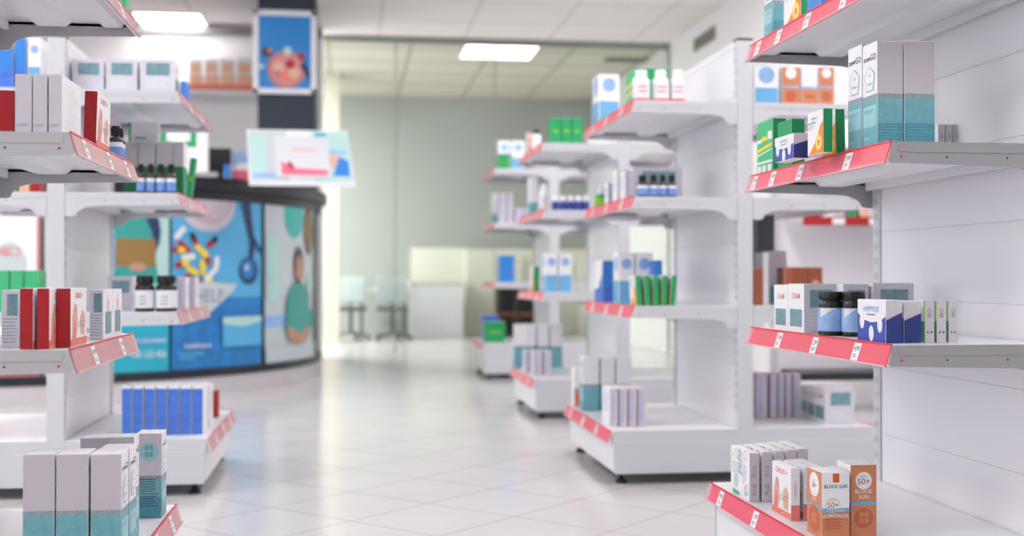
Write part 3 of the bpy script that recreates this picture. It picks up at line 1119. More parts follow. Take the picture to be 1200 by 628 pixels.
# ---- near right unit, sunscreen level
g = 'patterned white cartons on the lowest near right shelf'
edges = [878, 893, 907.5, 921.5, 935]
for k, e in enumerate(edges):
    carton(art_pattern, e, e + 11.5, 531 - k * 1.2, 3.5, Z1, .18, -1, f'patterned white carton behind the sunscreen boxes, {ORD[k]} of five', g)
g = 'heart tablet cartons on the lowest near right shelf'
for k, (e, Y) in enumerate(((926.5, 3.21), (941, 3.22), (953, 3.23))):
    carton(art_cardio_white, e, e + 10.5, 549 - k, Y, Z1, .15, -1,
           ['white CARDIO + box with red lettering, beside the orange sunscreen boxes', 'white heart tablet box, second in its row behind the front CARDIO box', 'white heart tablet box, third in its row, touching the sunscreen'][k], g)
g = 'sunscreen boxes on the lowest near right shelf'
carton(art_blocksun, 962.5, 995, 554, 2.985, Z1, .1, -1, 'white and orange BLOCK SUN box with 50+ on its front', g)
carton(art_sun_side, 996.5, 1026.5, 545, 3.0, Z1, .09, -1, 'all orange BLOCK SUN box with round white 50+ seal', g)

# ---- near right unit, jar level
g = 'silver cartons on the near right shelf with jars'
carton(art_silver, 923, 955, 334, 3.5, Z2, .12, -1, 'narrow silver carton, first at the left end of the jar shelf', g)
carton(art_silver, 942, 981, 333, 3.36, Z2, .13, -1, 'silver carton with teal window, left of the black-lidded jars', g)
carton(art_silver, 988, 1018, 333, 3.37, Z2, .13, -1, 'silver carton with teal window directly behind the black-lidded jars', g)
carton(art_silver, 1023, 1071, 332, 3.36, Z2, .13, -1, 'silver carton with teal window, rightmost, behind the blue box', g)
g = 'black-lidded jars on the near right shelf'
bottle(966, 998, 342, 3.1, Z2, 'black-lidded jar with blue label in front of the silver cartons', g, 'jar', 'jar')
bottle(993, 1019, 342, 3.2, Z2, 'black-lidded jar half hidden behind the blue and white box', g, 'jar', 'jar')
g = 'blue and white cartons on the near right jar shelf'
carton(art_smile, 1038, 1057, 352, 2.86, Z2, .17, -1, 'blue and white carton with three white ovals beside the jars', g)
carton(art_smile, 1059, 1079.5, 353, 2.88, Z2, .15, -1, 'blue and white carton between the oval-marked carton and the small green-edged boxes', g)
g = 'small green-edged boxes on the near right jar shelf'
for k, (a, b_) in enumerate(((1082, 1094.5), (1096, 1108.5), (1110, 1122))):
    carton(art_tiny, a, b_, 352, 2.9, Z2, .03, -1, f'small white green-edged box right of the blue cartons, {ORD[k]}', g)

# ---- near right unit, tall teal boxes level
g = 'tall white and teal cartons on the near right shelf'
carton(art_newgo, 1028.5, 1058.5, 48, 2.92, Z3, .088, -1, 'tall newGO carton, nearest on the upper right shelf', g)
carton(art_newgo, 1010.5, 1038, 52, 3.015, Z3, .088, -1, 'tall newGO carton standing behind the nearest one, left of it', g)
carton(art_newgo, 1060, 1096, 48, 2.92, Z3, .088, -1, 'tall white and teal carton, rightmost of the three, plain side showing', g)
g = 'small green-edged boxes on the teal carton shelf'
for k, (a, b_) in enumerate(((1100, 1107), (1108.5, 1116), (1117.5, 1125))):
    carton(art_tiny, a, b_, 146, 3.3, Z3, .02, -1, f'tiny white box right of the tall teal cartons, {ORD[k]}', g)
g = 'green and orange cartons on the teal carton shelf'
carton(art_swoosh, 965, 976, 127, 3.08, Z3, .11, -1, 'white carton with orange swoosh and green side, upper right shelf', g)
carton(art_swoosh, 980, 991, 128, 3.1, Z3, .12, -1, 'green-sided carton between the orange swoosh carton and teal cartons', g, lean=-.02)
carton(art_smile, 930, 947.5, 156, 3.24, Z3, .15, -1, 'blue and white carton in front of green boxes, upper right shelf', g)
carton(art_greenband, 906, 921.5, 138.5, 3.55, Z3, .15, -1, 'green carton with yellow band at the left end of the shelf', g)
carton(art_green, 928, 943, 139, 3.52, Z3, .12, -1, 'plain green carton behind the blue and white one', g)

# ---- near right unit, top
g = 'cartons on the topmost near right shelf'
carton(art_newgo, 906, 919, -40, 3.6, Z4, .08, -1, 'teal carton at the far left end of the topmost right shelf', g)
carton(art_swoosh, 939, 949, -30, 3.35, Z4, .14, -1, 'white and orange carton on the topmost right shelf', g)
carton(art_bluefull, 962, 984, -30, 3.2, Z4, .1, -1, 'bright blue carton on the topmost right shelf', g)

# ---- near left unit
g = 'tall teal cartons on the lowest near left shelf'
for k, (a, b_) in enumerate(((27.5, 64.5), (66.5, 104), (107, 143))):
    carton(art_newgo, a, b_, 532, 2.93, Z1, .09, 1, f'tall white-topped teal carton in the lower left front row, {ORD[k]} of three', g)
carton(art_newgo, 117, 152.5, 526, 3.03, Z1, .09, 1, 'white and teal carton directly behind the rightmost of the three front ones', g)
for k, (a, b_) in enumerate(((94.5, 126), (127, 158))):
    carton(art_newgo, a, b_, 513 - k, 3.2, Z1, .07, 1, ['white and teal carton in the back row at lower left, farthest left', 'white and teal carton in the back row, beside the one with round seal'][k], g)
carton(art_newgo_back, 160, 190, 508, 3.18, Z1, .085, 1, 'teal carton with round pale seal and small print, lower left', g)

g = 'cartons on the near left CARDIO shelf'
carton(art_silver_plain, 2, 23, 340, 3.0, Z2, .1, 1, 'silver carton at the left edge, left of three red boxes', g)
for k, (a, b_) in enumerate(((23.5, 39), (43.5, 58), (66.5, 83))):
    carton(art_cardio_red, a, b_, 338, 2.9, Z2, .19, 1, ['red-sided box, leftmost of three beside the silver carton', 'red-sided box, middle of three on the near left shelf', 'red-sided box with its CARDIO + front showing, near left shelf'][k], g, rot=-.02 + .02 * k)
carton(art_silver_plain, 105, 121, 340, 3.12, Z2, .13, 1, 'silver carton behind the front CARDIO box, left of two white cartons', g)
carton(art_silver_plain, 117.5, 132.5, 339, 3.26, Z2, .13, 1, 'narrow silver carton with coral lettering beside the silver CARDIO neighbour', g)

g = 'cartons on the near left upper shelf'
carton(art_red, -4, 16, 106, 2.95, Z3, .1, 1, 'dark red carton at the left edge of the upper left shelf', g, body='red')
for k, (a, b_) in enumerate(((17, 36.5), (38, 54.5), (56.5, 72))):
    carton(art_greycard, a, b_, 87, 2.93, Z3, .2, 1, f'tall pale grey carton beside the dark red one, {ORD[k]} of three', g)
carton(art_cardio_red, 97, 112, 107, 3.1, Z3, .17, 1, 'red-sided CARDIO box standing beside two small amber bottles', g, lean=.03)
g = 'amber bottles on the near left upper shelf'
bottle(125, 142, 147, 3.33, Z3, 'amber bottle with black cap and blue label, next to upper CARDIO box', g)
bottle(131, 145, 150, 3.52, Z3, 'amber bottle behind the first one, upper left shelf end', g)
carton(art_plain, 138, 147, -15, 3.5, Z4, .06, 1, 'pale carton at the end of the topmost left shelf', None, body='green_light')

# ---- left unit behind
g = 'silver boxes on the top shelf of the left unit behind'
for k, (a, b_) in enumerate(((84, 121), (123.5, 160), (163.5, 204))):
    carton(art_silver, a, b_, 69, 5.42, GZ[3], .16, 1, f'white-topped silver box with window on upper left shelf, {ORD[k]} of three', g)
carton(art_bluefull, 211, 218, 95, 5.9, GZ[3], .12, 1, 'small bright blue carton right of the three silver boxes', None)
g = 'blue cartons behind the grey cartons'
for k, (a, b_) in enumerate(((-3, 15), (17, 30), (32, 47))):
    carton(art_bluewave if k < 2 else art_bluecirc, a, b_, 44, 5.42, GZ[3], .16, -1, f'blue carton at upper left behind the pale grey cartons, {ORD[k]}', g)
g = 'grey and green cartons on the left unit behind'
for k, (a, b_) in enumerate(((145, 160.5), (162, 181), (183, 202), (203, 215))):
    carton(art_greygreen, a, b_, 166, 5.62, GZ[2], .12, 1, f'grey-topped green carton above the bottles on left unit, {ORD[k]} of four', g)
carton(art_green, 217, 223, 185, 5.42, GZ[2], .06, 1, 'slim green carton leaning right of the little amber bottles', None, lean=.12)
g = 'little amber bottles on the left unit behind'
for k, (a, b_) in enumerate(((159, 169), (170.5, 181), (182, 193), (194, 205))):
    bottle(a, b_, 192, 5.42, GZ[2], f'little amber bottle with pale blue label before grey-green cartons, {ORD[k]}', g)
carton(art_cornerorange, 150, 184, 143, 5.76, GZ[2], .1, 1, 'white carton with orange corner peeking over the grey-green cartons', None)
g = 'small cartons on the hidden side of the left unit'
for k, (a, b_, ar) in enumerate(((-2, 20, art_green), (22, 34, art_orangewhite), (35, 47, art_red))):
    carton(ar, a, b_, 190, 5.45, GZ[2], .1, -1, f'{["green", "orange and white", "red"][k]} carton under the near left shelf edge, left of the post', g)
g = 'light green cartons left of the post'
for k, (a, b_) in enumerate(((-6, 10.5), (12, 27), (28.5, 46))):
    carton(art_green_light, a, b_, 317, 5.42, GZ[1], .12, -1, f'light green carton behind the red boxes, left of post, {ORD[k]}', g)
carton(art_silver, 126, 156, 324, 5.6, GZ[1], .14, 1, 'silver box left of the two black bottles', None)
g = 'black bottles on the left unit behind'
bottle(156, 179.5, 323, 5.42, GZ[1], 'black bottle with white label, left of the pair', g, 'jarw')
bottle(180.5, 206, 323, 5.42, GZ[1], 'black bottle with white label, right of the pair', g, 'jarw')
g = 'white cartons beside the black bottles'
for k, (a, b_) in enumerate(((207, 217.5), (219, 229))):
    carton(art_lines, a, b_, 325, 5.6 + k * .2, GZ[1], .12, 1, ['white carton directly right of the black bottles', 'white carton at shelf end, second from the black bottles'][k], g)
g = 'blue and white books on the base shelf'
bl = [(143, 154.5), (156, 168), (170, 182), (184, 196), (198, 210), (212, 224.5), (225.5, 238)]
for k, (a, b_) in enumerate(bl):
    carton(art_blue, a, b_, 451.5, 5.42, GZ[0], .17, 1, f'blue-spined white carton in the row of seven near the floor, {ORD[k]}', g)
carton(art_plain, 239, 246, 452, 5.75, GZ[0], .14, 1, 'plain white carton after the row of seven blue spines', None)
carton(art_red, 249, 255, 459, 6.1, GZ[0], .1, 1, 'small red carton at the end of the base shelf', None, body='red')

# ---- middle unit, aisle side
carton(art_bluecirc, 702, 726, 87, 6.05, CZ[3], .16, -1, 'white carton with blue disc, left end of the middle unit top', None)
carton(art_greenband, 745, 784, 80, 5.62, CZ[3], .2, -1, 'green carton with yellow band behind the white bottles', None)
g = 'white bottles on the middle unit top shelf'
for k, (a, b_) in enumerate(((744, 764), (767, 786.5), (788, 805))):
    bottle(a, b_, 81, 5.38, CZ[3], f'white bottle with coral band on the middle unit top, {ORD[k]} of three', g, 'white')
bottle(699, 713, 220, 6.0, CZ[2], 'small green bottle with white cap, at the left shelf end', None, 'greenb')
g = 'white cartons left of the amber bottles'
carton(art_lines, 713, 723, 214, 5.8, CZ[2], .1, -1, 'low white carton just right of the small green bottle', g)
carton(art_lines, 724, 732, 199, 5.6, CZ[2], .12, -1, 'tall white carton left of its twin, beside the amber bottles', g)
carton(art_lines, 733, 741, 199, 5.5, CZ[2], .12, -1, 'tall white carton nearest the left of the amber bottles', g)
carton(art_silver, 742, 800, 196, 5.72, CZ[2], .14, -1, 'wide silver carton behind the four amber bottles', None)
g = 'amber bottles on the middle unit'
for k, (a, b_) in enumerate(((748, 761), (762, 772.5), (773.5, 782.5), (783.5, 794))):
    bottle(a, b_, 205, 5.38, CZ[2], f'amber bottle with blue label in front of silver carton, {ORD[k]} of four', g)
carton(art_bluewave, 706, 719, 305, 5.75, CZ[1], .2, -1, 'blue carton with white swirl on the middle unit, left of white ones', None)
g = 'white cartons with blue discs on the middle unit'
for k, (a, b_) in enumerate(((725, 743.5), (745, 765))):
    carton(art_bluecirc, a, b_, 296, 5.77, CZ[1], .12, -1, ['white carton with blue disc, left of its twin, behind green cartons', 'white carton with blue disc, right of its twin, behind green cartons'][k], g)
carton(art_bluefull, 766, 776, 305, 5.7, CZ[1], .1, -1, 'narrow blue carton behind the leaning green cartons', None)
g = 'leaning green cartons on the middle unit'
for k, e in enumerate((746, 756, 765.5, 775, 784.5)):
    carton(art_swoosh, e, e + 6.5, 323, 5.4, CZ[1], .12, -1, f'thin green carton standing in the row of five, {ORD[k]}', g, lean=[-.06, -.05, -.02, .02, .08][k])
g = 'tall teal cartons on the middle unit base'
for k, (a, b_) in enumerate(((683, 702), (704, 720.5), (722, 739.5))):
    carton(art_newgo_far, a, b_, 418.5, 6.13, CZ[0], .09, -1, f'blurred white and teal carton on the middle unit base, {ORD[k]} of three', g)
carton(art_sunfarw, 673, 680, 432, 6.34, CZ[0], .08, -1, 'orange and white carton left of the teal cartons on the base', None)
g = 'small white cartons on the middle unit base'
for k, (a, b_) in enumerate(((715, 724), (725.5, 735), (736.5, 746), (747.5, 757))):
    carton(art_lines, a, b_, 455, 5.48, CZ[0], .18, -1, f'small white carton before the teal ones, {ORD[k]} of four', g)

# ---- middle unit, far side (right of its post)
g = 'white and orange cartons right of the post, top shelf'
carton(art_bluecirc, 884, 913, 78, 5.42, CZ[3], .14, 1, 'white carton with pale blue disc right of the tall post', g)
for k, (a, b_) in enumerate(((916.5, 938), (939.5, 958.5), (960, 978))):
    carton(art_sunfar if k != 1 else art_sunfarw, a, b_, 79, 5.42, CZ[3], .1, 1, f'orange sunscreen carton right of the tall post, {ORD[k]} of three', g)
carton(art_black, 886, 908, 250, 6.0, CZ[1], .12, 1, 'tall carton with dark grey top right of the post', None)
carton(art_tealfoot, 902, 922, 294, 5.75, CZ[1], .12, 1, 'pale lilac carton with teal foot right of the post', None, body='card_lilac')
carton(art_brown, 884, 893, 314, 5.45, CZ[1], .1, 1, 'narrow brown carton touching the tall post', None)
carton(art_plain, 894, 901, 296, 5.5, CZ[1], .12, 1, 'white carton between the narrow brown and lilac cartons', None)
carton(art_brownseal, 919, 964, 313, 5.6, CZ[1], .1, 1, 'wide brown carton with pale round seal', None)
g = 'white cartons on the base right of the post'
for k, (a, b_) in enumerate(((885, 899), (902, 910), (911.5, 918.5), (920, 927.5), (929, 938))):
    carton(art_lines, a, b_, 438, 5.7, CZ[0], .09, 1, f'pale carton on the base right of the post, {ORD[k]} of five', g, body='card_lilac')
g = 'silver window boxes on the base right of the post'
for k, (dY, a, b_) in enumerate(((0, 967, 1001), (.15, 958, 991), (.3, 950, 982))):
    carton(art_silver, a, b_, 455 - k, 5.42 + dY, CZ[0], .14, -1, ['silver box with window, front one on the base right of the post', 'silver box behind the front one, base right of the post', 'silver box, last of three in line, right of the post'][k], g)

# ---- second unit along the aisle
bottle(624, 635, 152, 8.1, MZ[3], 'white bottle with black cap on top of the second unit', None, 'whitedark')
carton(art_sunfar, 619, 624, 155, 8.7, MZ[3], .1, -1, 'orange carton behind the black-capped white bottle', None)
g = 'green cartons on top of the second unit'
for k, (a, b_) in enumerate(((646, 657.5), (658.5, 670), (671, 682.5))):
    carton(art_green, a, b_, 138, 7.95, MZ[3], .14, -1, f'bright green carton on the second unit top, {ORD[k]} of three', g)
carton(art_tealfoot, 622, 630, 207, 8.5, MZ[2], .15, -1, 'white carton with teal foot on the second unit middle shelf', None)
bottle(633, 643, 216, 8.1, MZ[2], 'white bottle with pale blue print left of navy jars', None, 'white')
g = 'navy jars on the second unit'
for k in range(5):
    bottle(647 + k * 9, 655.5 + k * 9, 229, 7.92, MZ[2], f'navy jar with white lid on the second unit, {ORD[k]} of five', g, 'navyjar', 'jar')
carton(art_swoosh, 625, 632, 312, 8.3, MZ[1], .15, -1, 'white and orange carton with green edge on the second unit', None)
g = 'blue and white cartons on the second unit'
for k, (a, b_) in enumerate(((639, 653.5), (655, 670))):
    carton(art_bluecirc, a, b_, 297, 7.95, MZ[1], .13, -1, ['white and blue carton, left of the pair on second unit', 'white and blue carton, right of the pair on second unit'][k], g)
g = 'tall cartons on the second unit base'
for k, (a, b_) in enumerate(((602, 614), (615.5, 628), (630, 643), (645, 659))):
    carton(art_newgo_far, a, b_, 380, 8.84, MZ[0], .09, -1, f'tall white carton with blue foot, second unit base, {ORD[k]} of four', g)
g = 'small cartons on the second unit base'
for k, (a, b_) in enumerate(((615, 624), (625.5, 635), (636.5, 646))):
    carton(art_lines, a, b_, 411, 8.2, MZ[0], .1, -1, f'small white carton on second unit base, {ORD[k]} of three', g)

# ---- farthest unit
carton(art_bluecirc, 584, 598, 165, 11.3, TZ[3], .12, -1, 'white and blue carton on farthest unit top, left', 'cartons on the farthest unit top shelf')
carton(art_bluecirc, 600, 615, 165, 11.3, TZ[3], .12, -1, 'white and blue carton on farthest unit top, right', 'cartons on the farthest unit top shelf')
for k, (a, b_) in enumerate(((584.5, 590.5), (591.5, 597.5))):
    carton(art_green, a, b_, 180, 11.1, TZ[3], .12, -1, f'little green carton on the farthest unit top, {["left", "right"][k]} of two', 'cartons on the farthest unit top shelf')
g = 'white cartons on the farthest unit middle shelf'
for k, (a, b_, t_) in enumerate(((577, 584, 226), (585, 593, 226), (594, 601, 226), (603, 612, 244), (613, 622, 244))):
    carton(art_tealfoot if k == 0 else art_lines, a, b_, t_, 11.1, TZ[2], .12, -1, f'white carton on the farthest unit middle shelf, {ORD[k]} of five', g)
carton(art_bluefull, 585, 603, 299, 11.1, TZ[1], .14, -1, 'solid blue carton on the farthest unit lower shelf', None)
carton(art_green, 568, 592, 377, 11.1, TZ[0], .12, -1, 'solid green carton on the farthest unit base', None)
carton(art_bluefull, 566, 584, 369, 11.4, TZ[0], .12, -1, 'blue carton peeking behind the green one, farthest unit base', None)

# goods on the red wall shelf
g = 'goods on the red wall shelf'
for k, (a, b_, t_, ar, bd, nm) in enumerate(((944, 962, 244, art_red, 'red_dark', 'low dark red carton'), (965, 978, 243, art_plain, 'card', 'white carton'), (998, 1003, 240, art_green, 'green_light', 'small green carton'), (1008, 1020, 243, art_orangewhite, 'card', 'yellow and orange carton'))):
    carton(ar, a, b_, t_, 8.08, zs_, .12, -1, f'{nm} on the red-fronted wall shelf', g, body=bd)


# ------------------------------------------------------------------ curved counter with posters
KX, KY, KR = -3.0 * .99, 11.72, 2.68
# centre from the visible silhouette
def karc(px, r=KR):
    """angle on the drum seen at pixel column px (front side)"""
    d = ray(px, 324); d = Vector((d.x, d.y)).normalized()
    c = Vector((KX, KY))
    b = d.dot(c); q = b * b - c.length_squared + r * r
    t = b - math.sqrt(max(q, 0))
    p = d * t - c
    return math.atan2(p.y, p.x)


KT = thing('curved_counter', 'curved dark-framed counter wrapped with backlit health posters on stone base', 'counter', (KX, KY, 0))
A0, A1 = -PI * .98, PI * .045


def arc_wall(m, r0, r1, z0, z1, a0, a1, mt, n=40):
    vs, fs = [], []
    for i in range(n + 1):
        a = a0 + (a1 - a0) * i / n
        for r, z in ((r0, z0), (r1, z0), (r1, z1), (r0, z1)): vs.append((r * math.cos(a), r * math.sin(a), z))
    for i in range(n):
        for k in range(4):
            fs.append((i * 4 + k, (i + 1) * 4 + k, (i + 1) * 4 + (k + 1) % 4, i * 4 + (k + 1) % 4))
    fs.append((0, 1, 2, 3)); fs.append((n * 4 + 3, n * 4 + 2, n * 4 + 1, n * 4))
    m.mesh(vs, fs, mt)


zb0 = .15
pf = at(202, 439, y=9.3)
PZ0, PZ1 = .22, 1.56
m = MB(); arc_wall(m, KR - .25, KR + .0, 0, zb0, A0, A1, 'stone', 60); m.build('stone_base', KT)
for k in range(30):
    pass
m = MB()
arc_wall(m, KR - .2, KR - .03, zb0, 1.62, A0, A1, 'dark_frame', 60)
arc_wall(m, KR - .04, KR + .01, zb0, PZ0, A0, A1, 'dark_frame', 60)
arc_wall(m, KR - .04, KR + .01, PZ1, 1.64, A0, A1, 'dark_frame', 60)
m.build('counter_body', KT)
m = MB(); arc_wall(m, KR - .75, KR + .06, 1.64, 1.74, A0, A1, 'dark_frame', 60); m.build('countertop', KT)


class Curved:
    """printed sheet bent round the drum; u 0..1 left to right, v 0..1 upwards"""
    def __init__(s, m, a0, a1, z0, z1, r):
        s.m, s.a0, s.a1, s.z0, s.z1, s.r, s.k = m, a0, a1, z0, z1, r, 0
        s.w = abs(a1 - a0) * r; s.h = z1 - z0

    def mesh(s, vs, fs, mt):
        bm = bmesh.new()
        bv = [bm.verts.new((u, v, 0)) for u, v in vs]
        for f in fs:
            try: bm.faces.new([bv[i] for i in f])
            except ValueError: pass
        for i in range(1, 12):
            bmesh.ops.bisect_plane(bm, geom=bm.verts[:] + bm.edges[:] + bm.faces[:], plane_co=(i / 12, 0, 0), plane_no=(1, 0, 0))
        for co, no in (((0, 1, 0), (0, 1, 0)), ((0, 0, 0), (0, -1, 0)), ((1, 0, 0), (1, 0, 0)), ((0, 0, 0), (-1, 0, 0))):
            bmesh.ops.bisect_plane(bm, geom=bm.verts[:] + bm.edges[:] + bm.faces[:], plane_co=co, plane_no=no, clear_outer=True)
        bm.verts.index_update()
        s.k += 1
        r = s.r + .0012 * s.k
        out = []
        for v in bm.verts:
            a = s.a0 + (s.a1 - s.a0) * v.co.x
            out.append((r * math.cos(a), r * math.sin(a), s.z0 + (s.z1 - s.z0) * v.co.y))
        s.m.mesh(out, [[v.index for v in f.verts] for f in bm.faces], mt)
        bm.free()

    def poly(s, p, mt): s.mesh(p, [tuple(range(len(p)))], mt)
    def rect(s, a, b, c, d, mt): s.poly([(a, b), (c, b), (c, d), (a, d)], mt)
    def disc(s, u, v, r, mt, ry=None, seg=20):
        ry = ry or r
        s.poly([(u + r * math.cos(2 * PI * k / seg), v + ry * s.w / s.h * math.sin(2 * PI * k / seg)) for k in range(seg)], mt)
    def pill(s, u, v, l, w, ang, m1, m2):
        pts = []
        for k in range(7): a = -PI / 2 + PI * k / 6; pts.append((l + w * math.cos(a), w * math.sin(a)))
        R_ = pts + [(0, w), (0, -w)]
        L_ = [(-x, -y) for x, y in pts] + [(0, -w), (0, w)]
        for q, mm in ((R_, m1), (L_, m2)):
            s.poly([(u + x * math.cos(ang) - y * math.sin(ang), v + (x * math.sin(ang) + y * math.cos(ang)) * s.w / s.h) for x, y in q], mm)
            s.k -= 1
        s.k += .3
    def text(s, t, u, v, hgt, mt, wmax=.8):
        vs, fs = text_geo(t)
        tw = max(x for x, y in vs) - min(x for x, y in vs)
        k = min(1, wmax * s.w / (tw * hgt * s.h))
        s.mesh([(u + x * hgt * s.h * k / s.w, v + y * hgt) for x, y in vs], fs, mt)
    def lines(s, u0, u1, v0, v1, n, mt):
        st = (v1 - v0) / n
        for i in range(n): s.rect(u0, v1 - st * (i + .5), u1 - .1 * (i % 2), v1 - st * i, mt); s.k -= 1


def panel(pl, pr, label):
    m = MB()
    return m, Curved(m, karc(pl), karc(pr), PZ0, PZ1, KR)


# capsules poster
m, c = panel(201, 306, '')
c.rect(0, 0, 1, 1, 'pict_blue')
c.rect(0, .42, 1, 1, 'pict_blue_light'); c.rect(0, 0, 1, .36, 'pict_deep')
c.disc(.36, .99, .3, 'card_lilac', .26); c.disc(.36, 1.0, .25, 'pict_salmon', .19); c.disc(.36, 1.0, .24, 'card_lilac', .18)
c.poly([(.72, 1), (.84, 1), (.9, .75), (.86, .6), (.82, .62), (.83, .76)], 'pict_navy')
c.poly([(.86, .82), (.98, .72), (.98, .68), (.84, .78)], 'pict_navy')
c.disc(.82, .58, .12, 'pict_navy'); c.disc(.81, .59, .09, 'pict_deep'); c.disc(.79, .6, .03, 'pict_grey')
rr = random.Random(5)
for u, v in ((.04, .8), (.08, .72), (.18, .76), (.12, .66), (.24, .7), (.3, .66), (.06, .62), (.16, .58), (.26, .6), (.33, .55), (.36, .75), (.2, .5), (.3, .5), (.08, .53), (.4, .62), (.02, .7)):
    pr_ = rr.choice((('red', 'label_white'), ('yellow', 'red'), ('red', 'red'), ('yellow', 'yellow'), ('label_white', 'label_white'), ('dark_frame', 'red')))
    c.pill(u + .03, v, .045, .026, rr.uniform(0, PI), *pr_)
c.poly([(0, .52), (.0, .3), (.3, .3), (.62, .46), (.66, .5)], 'pict_grey')
c.text('HELP', .36, .43, .075, 'ink_soft', .3)
c.rect(.5, .12, .98, .3, 'pict_blue_light'); c.poly([(.5, .3), (.98, .3), (.98, .27), (.74, .24), (.5, .26)], 'pict_mint')
c.text('healthcare', .24, .14, .03, 'label_white', .4); c.lines(.05, .3, .05, .1, 2, 'pict_blue_light')
o = m.build('poster_panel', KT); o['label'] = 'blue poster with capsules and stethoscope'
# doctor poster
m, c = panel(310, 366, '')
c.rect(0, 0, 1, 1, 'pict_grey'); c.rect(0, 0, 1, .3, 'blue_pale') ; c.rect(0, 0, 1, .22, 'pict_grey')
c.disc(.5, .94, .2, 'pict_turq'); c.disc(.84, .86, .13, 'dark_frame', .24); c.disc(.84, .86, .08, 'pict_tan', .18)
for v in (.73, .6, .46): c.disc(.12, v, .11, 'pict_mint')
c.disc(.88, .5, .1, 'pict_mint')
c.rect(.84, .2, 1, .32, 'pict_teal')
c.poly([(.48, .66), (.66, .66), (.66, .56), (.48, .56)], 'pict_skin')
c.disc(.57, .62, .1, 'pict_hair', .17); c.disc(.57, .6, .07, 'pict_skin', .12)
c.poly([(.3, .2), (.34, .42), (.46, .5), (.68, .5), (.8, .42), (.88, .2), (.84, .14), (.36, .14)], 'pict_teal')
c.poly([(.32, .2), (.4, .12), (.7, .1), (.86, .18), (.8, .22), (.6, .16), (.4, .22)], 'pict_skin')
c.rect(.0, .0, 1, .1, 'pict_grey')
o = m.build('poster_panel', KT); o['label'] = 'pale poster of a person in teal scrubs'
# third poster (person with a box)
m, c = panel(112, 198, '')
c.rect(0, 0, 1, 1, 'pict_mint'); c.rect(0, 0, 1, .34, 'pict_cyan')
c.disc(.42, .8, .46, 'pict_navy', .5); c.poly([(.1, .5), (.2, .8), (.3, .96), (.55, .98), (.75, .8), (.85, .5)], 'pict_teal')
c.poly([(.18, .55), (.1, .85), (.2, .92), (.3, .6)], 'pict_blue_light')
c.rect(.25, .6, .8, .76, 'pict_tan'); c.disc(.55, .6, .12, 'pict_skin', .06)
c.poly([(.0, .34), (.4, .34), (.7, .42), (1, .5), (1, .36), (.6, .34)], 'pict_blue_light')
c.text('+00 123 456', .7, .1, .04, 'label_white', .5); c.lines(.3, .95, .14, .19, 1, 'blue_pale')
o = m.build('poster_panel', KT); o['label'] = 'turquoise poster of a person holding a parcel'
# red framed poster at the left edge
m, c = panel(-14, 48, '')
c.rect(0, 0, 1, 1, 'pict_salmon'); c.rect(.04, .04, .92, .96, 'card')
c.disc(.4, .6, .34, 'pict_grey', .5); c.text('ABC 2', .4, .68, .05, 'red_ink', .4)
c.rect(.1, .32, .85, .36, 'coral'); c.rect(.04, .02, .92, .12, 'pict_salmon'); c.disc(.4, .5, .2, 'skin_print', .2)
o = m.build('poster_panel', KT); o['label'] = 'white poster with red border'
m, c = panel(52, 108, '')
c.rect(0, 0, 1, 1, 'pict_grey')
m.build('poster_panel', KT)

# things on the counter
ct = 1.742
yk = 10.0
t = thing('brochure_display', 'tilted tray of brochures overhanging the end of the dark counter', 'display', (0, 0, 0))
BY = 9.45
p0, p1 = at(292, 214, y=BY), at(416, 216, y=BY)
q0, q1 = at(289, 152, y=BY + .28), at(407, 153, y=BY + .28)
q0.z = q1.z = (q0.z + q1.z) / 2; p0.z = p1.z = (p0.z + p1.z) / 2
m = MB()
du, dv = p1 - p0, q0 - p0
nn = du.cross(dv).normalized()
def quadbox(m, a, b, c_, d, th, mt):
    n_ = (b - a).cross(d - a).normalized() * th
    vs = [a, b, c_, d, a - n_, b - n_, c_ - n_, d - n_]
    m.mesh(vs, [(0, 1, 2, 3), (7, 6, 5, 4), (0, 4, 5, 1), (1, 5, 6, 2), (2, 6, 7, 3), (3, 7, 4, 0)], mt)
quadbox(m, p0, p1, q1, q0, .02, 'label_white'); m.build('tray', t)
m = MB(); quadbox(m, p0 + Vector((0, -.03, -.02)), p1 + Vector((0, -.03, -.02)), p1 + nn * .03, p0 + nn * .03, .012, 'label_white'); m.build('tray_lip', t)
m = MB()
pc = (p0 * .75 + p1 * .25)
m.box(pc.x - .2, pc.x + .2, 9.75, 9.79, ct - .0, q0.z - .06, 'dark_frame'); m.bbox(pc.x - .22, pc.x + .25, 9.6, 9.95, ct, ct + .02, 'dark_frame'); m.build('support', t)


def brochure(u0, v0, u1, v1, mt, art, label, lay):
    P_ = lambda u, v: p0 + du * u + dv * v + nn * (.004 + lay)
    m = MB(); quadbox(m, P_(u0, v0), P_(u1, v0), P_(u1, v1), P_(u0, v1), .003, mt)
    f = Face(m, P_(u0, v0), du * (u1 - u0), dv * (v1 - v0)); art(f)
    tag(m.build('brochure'), label, 'brochure', 'brochures on the tilted tray')


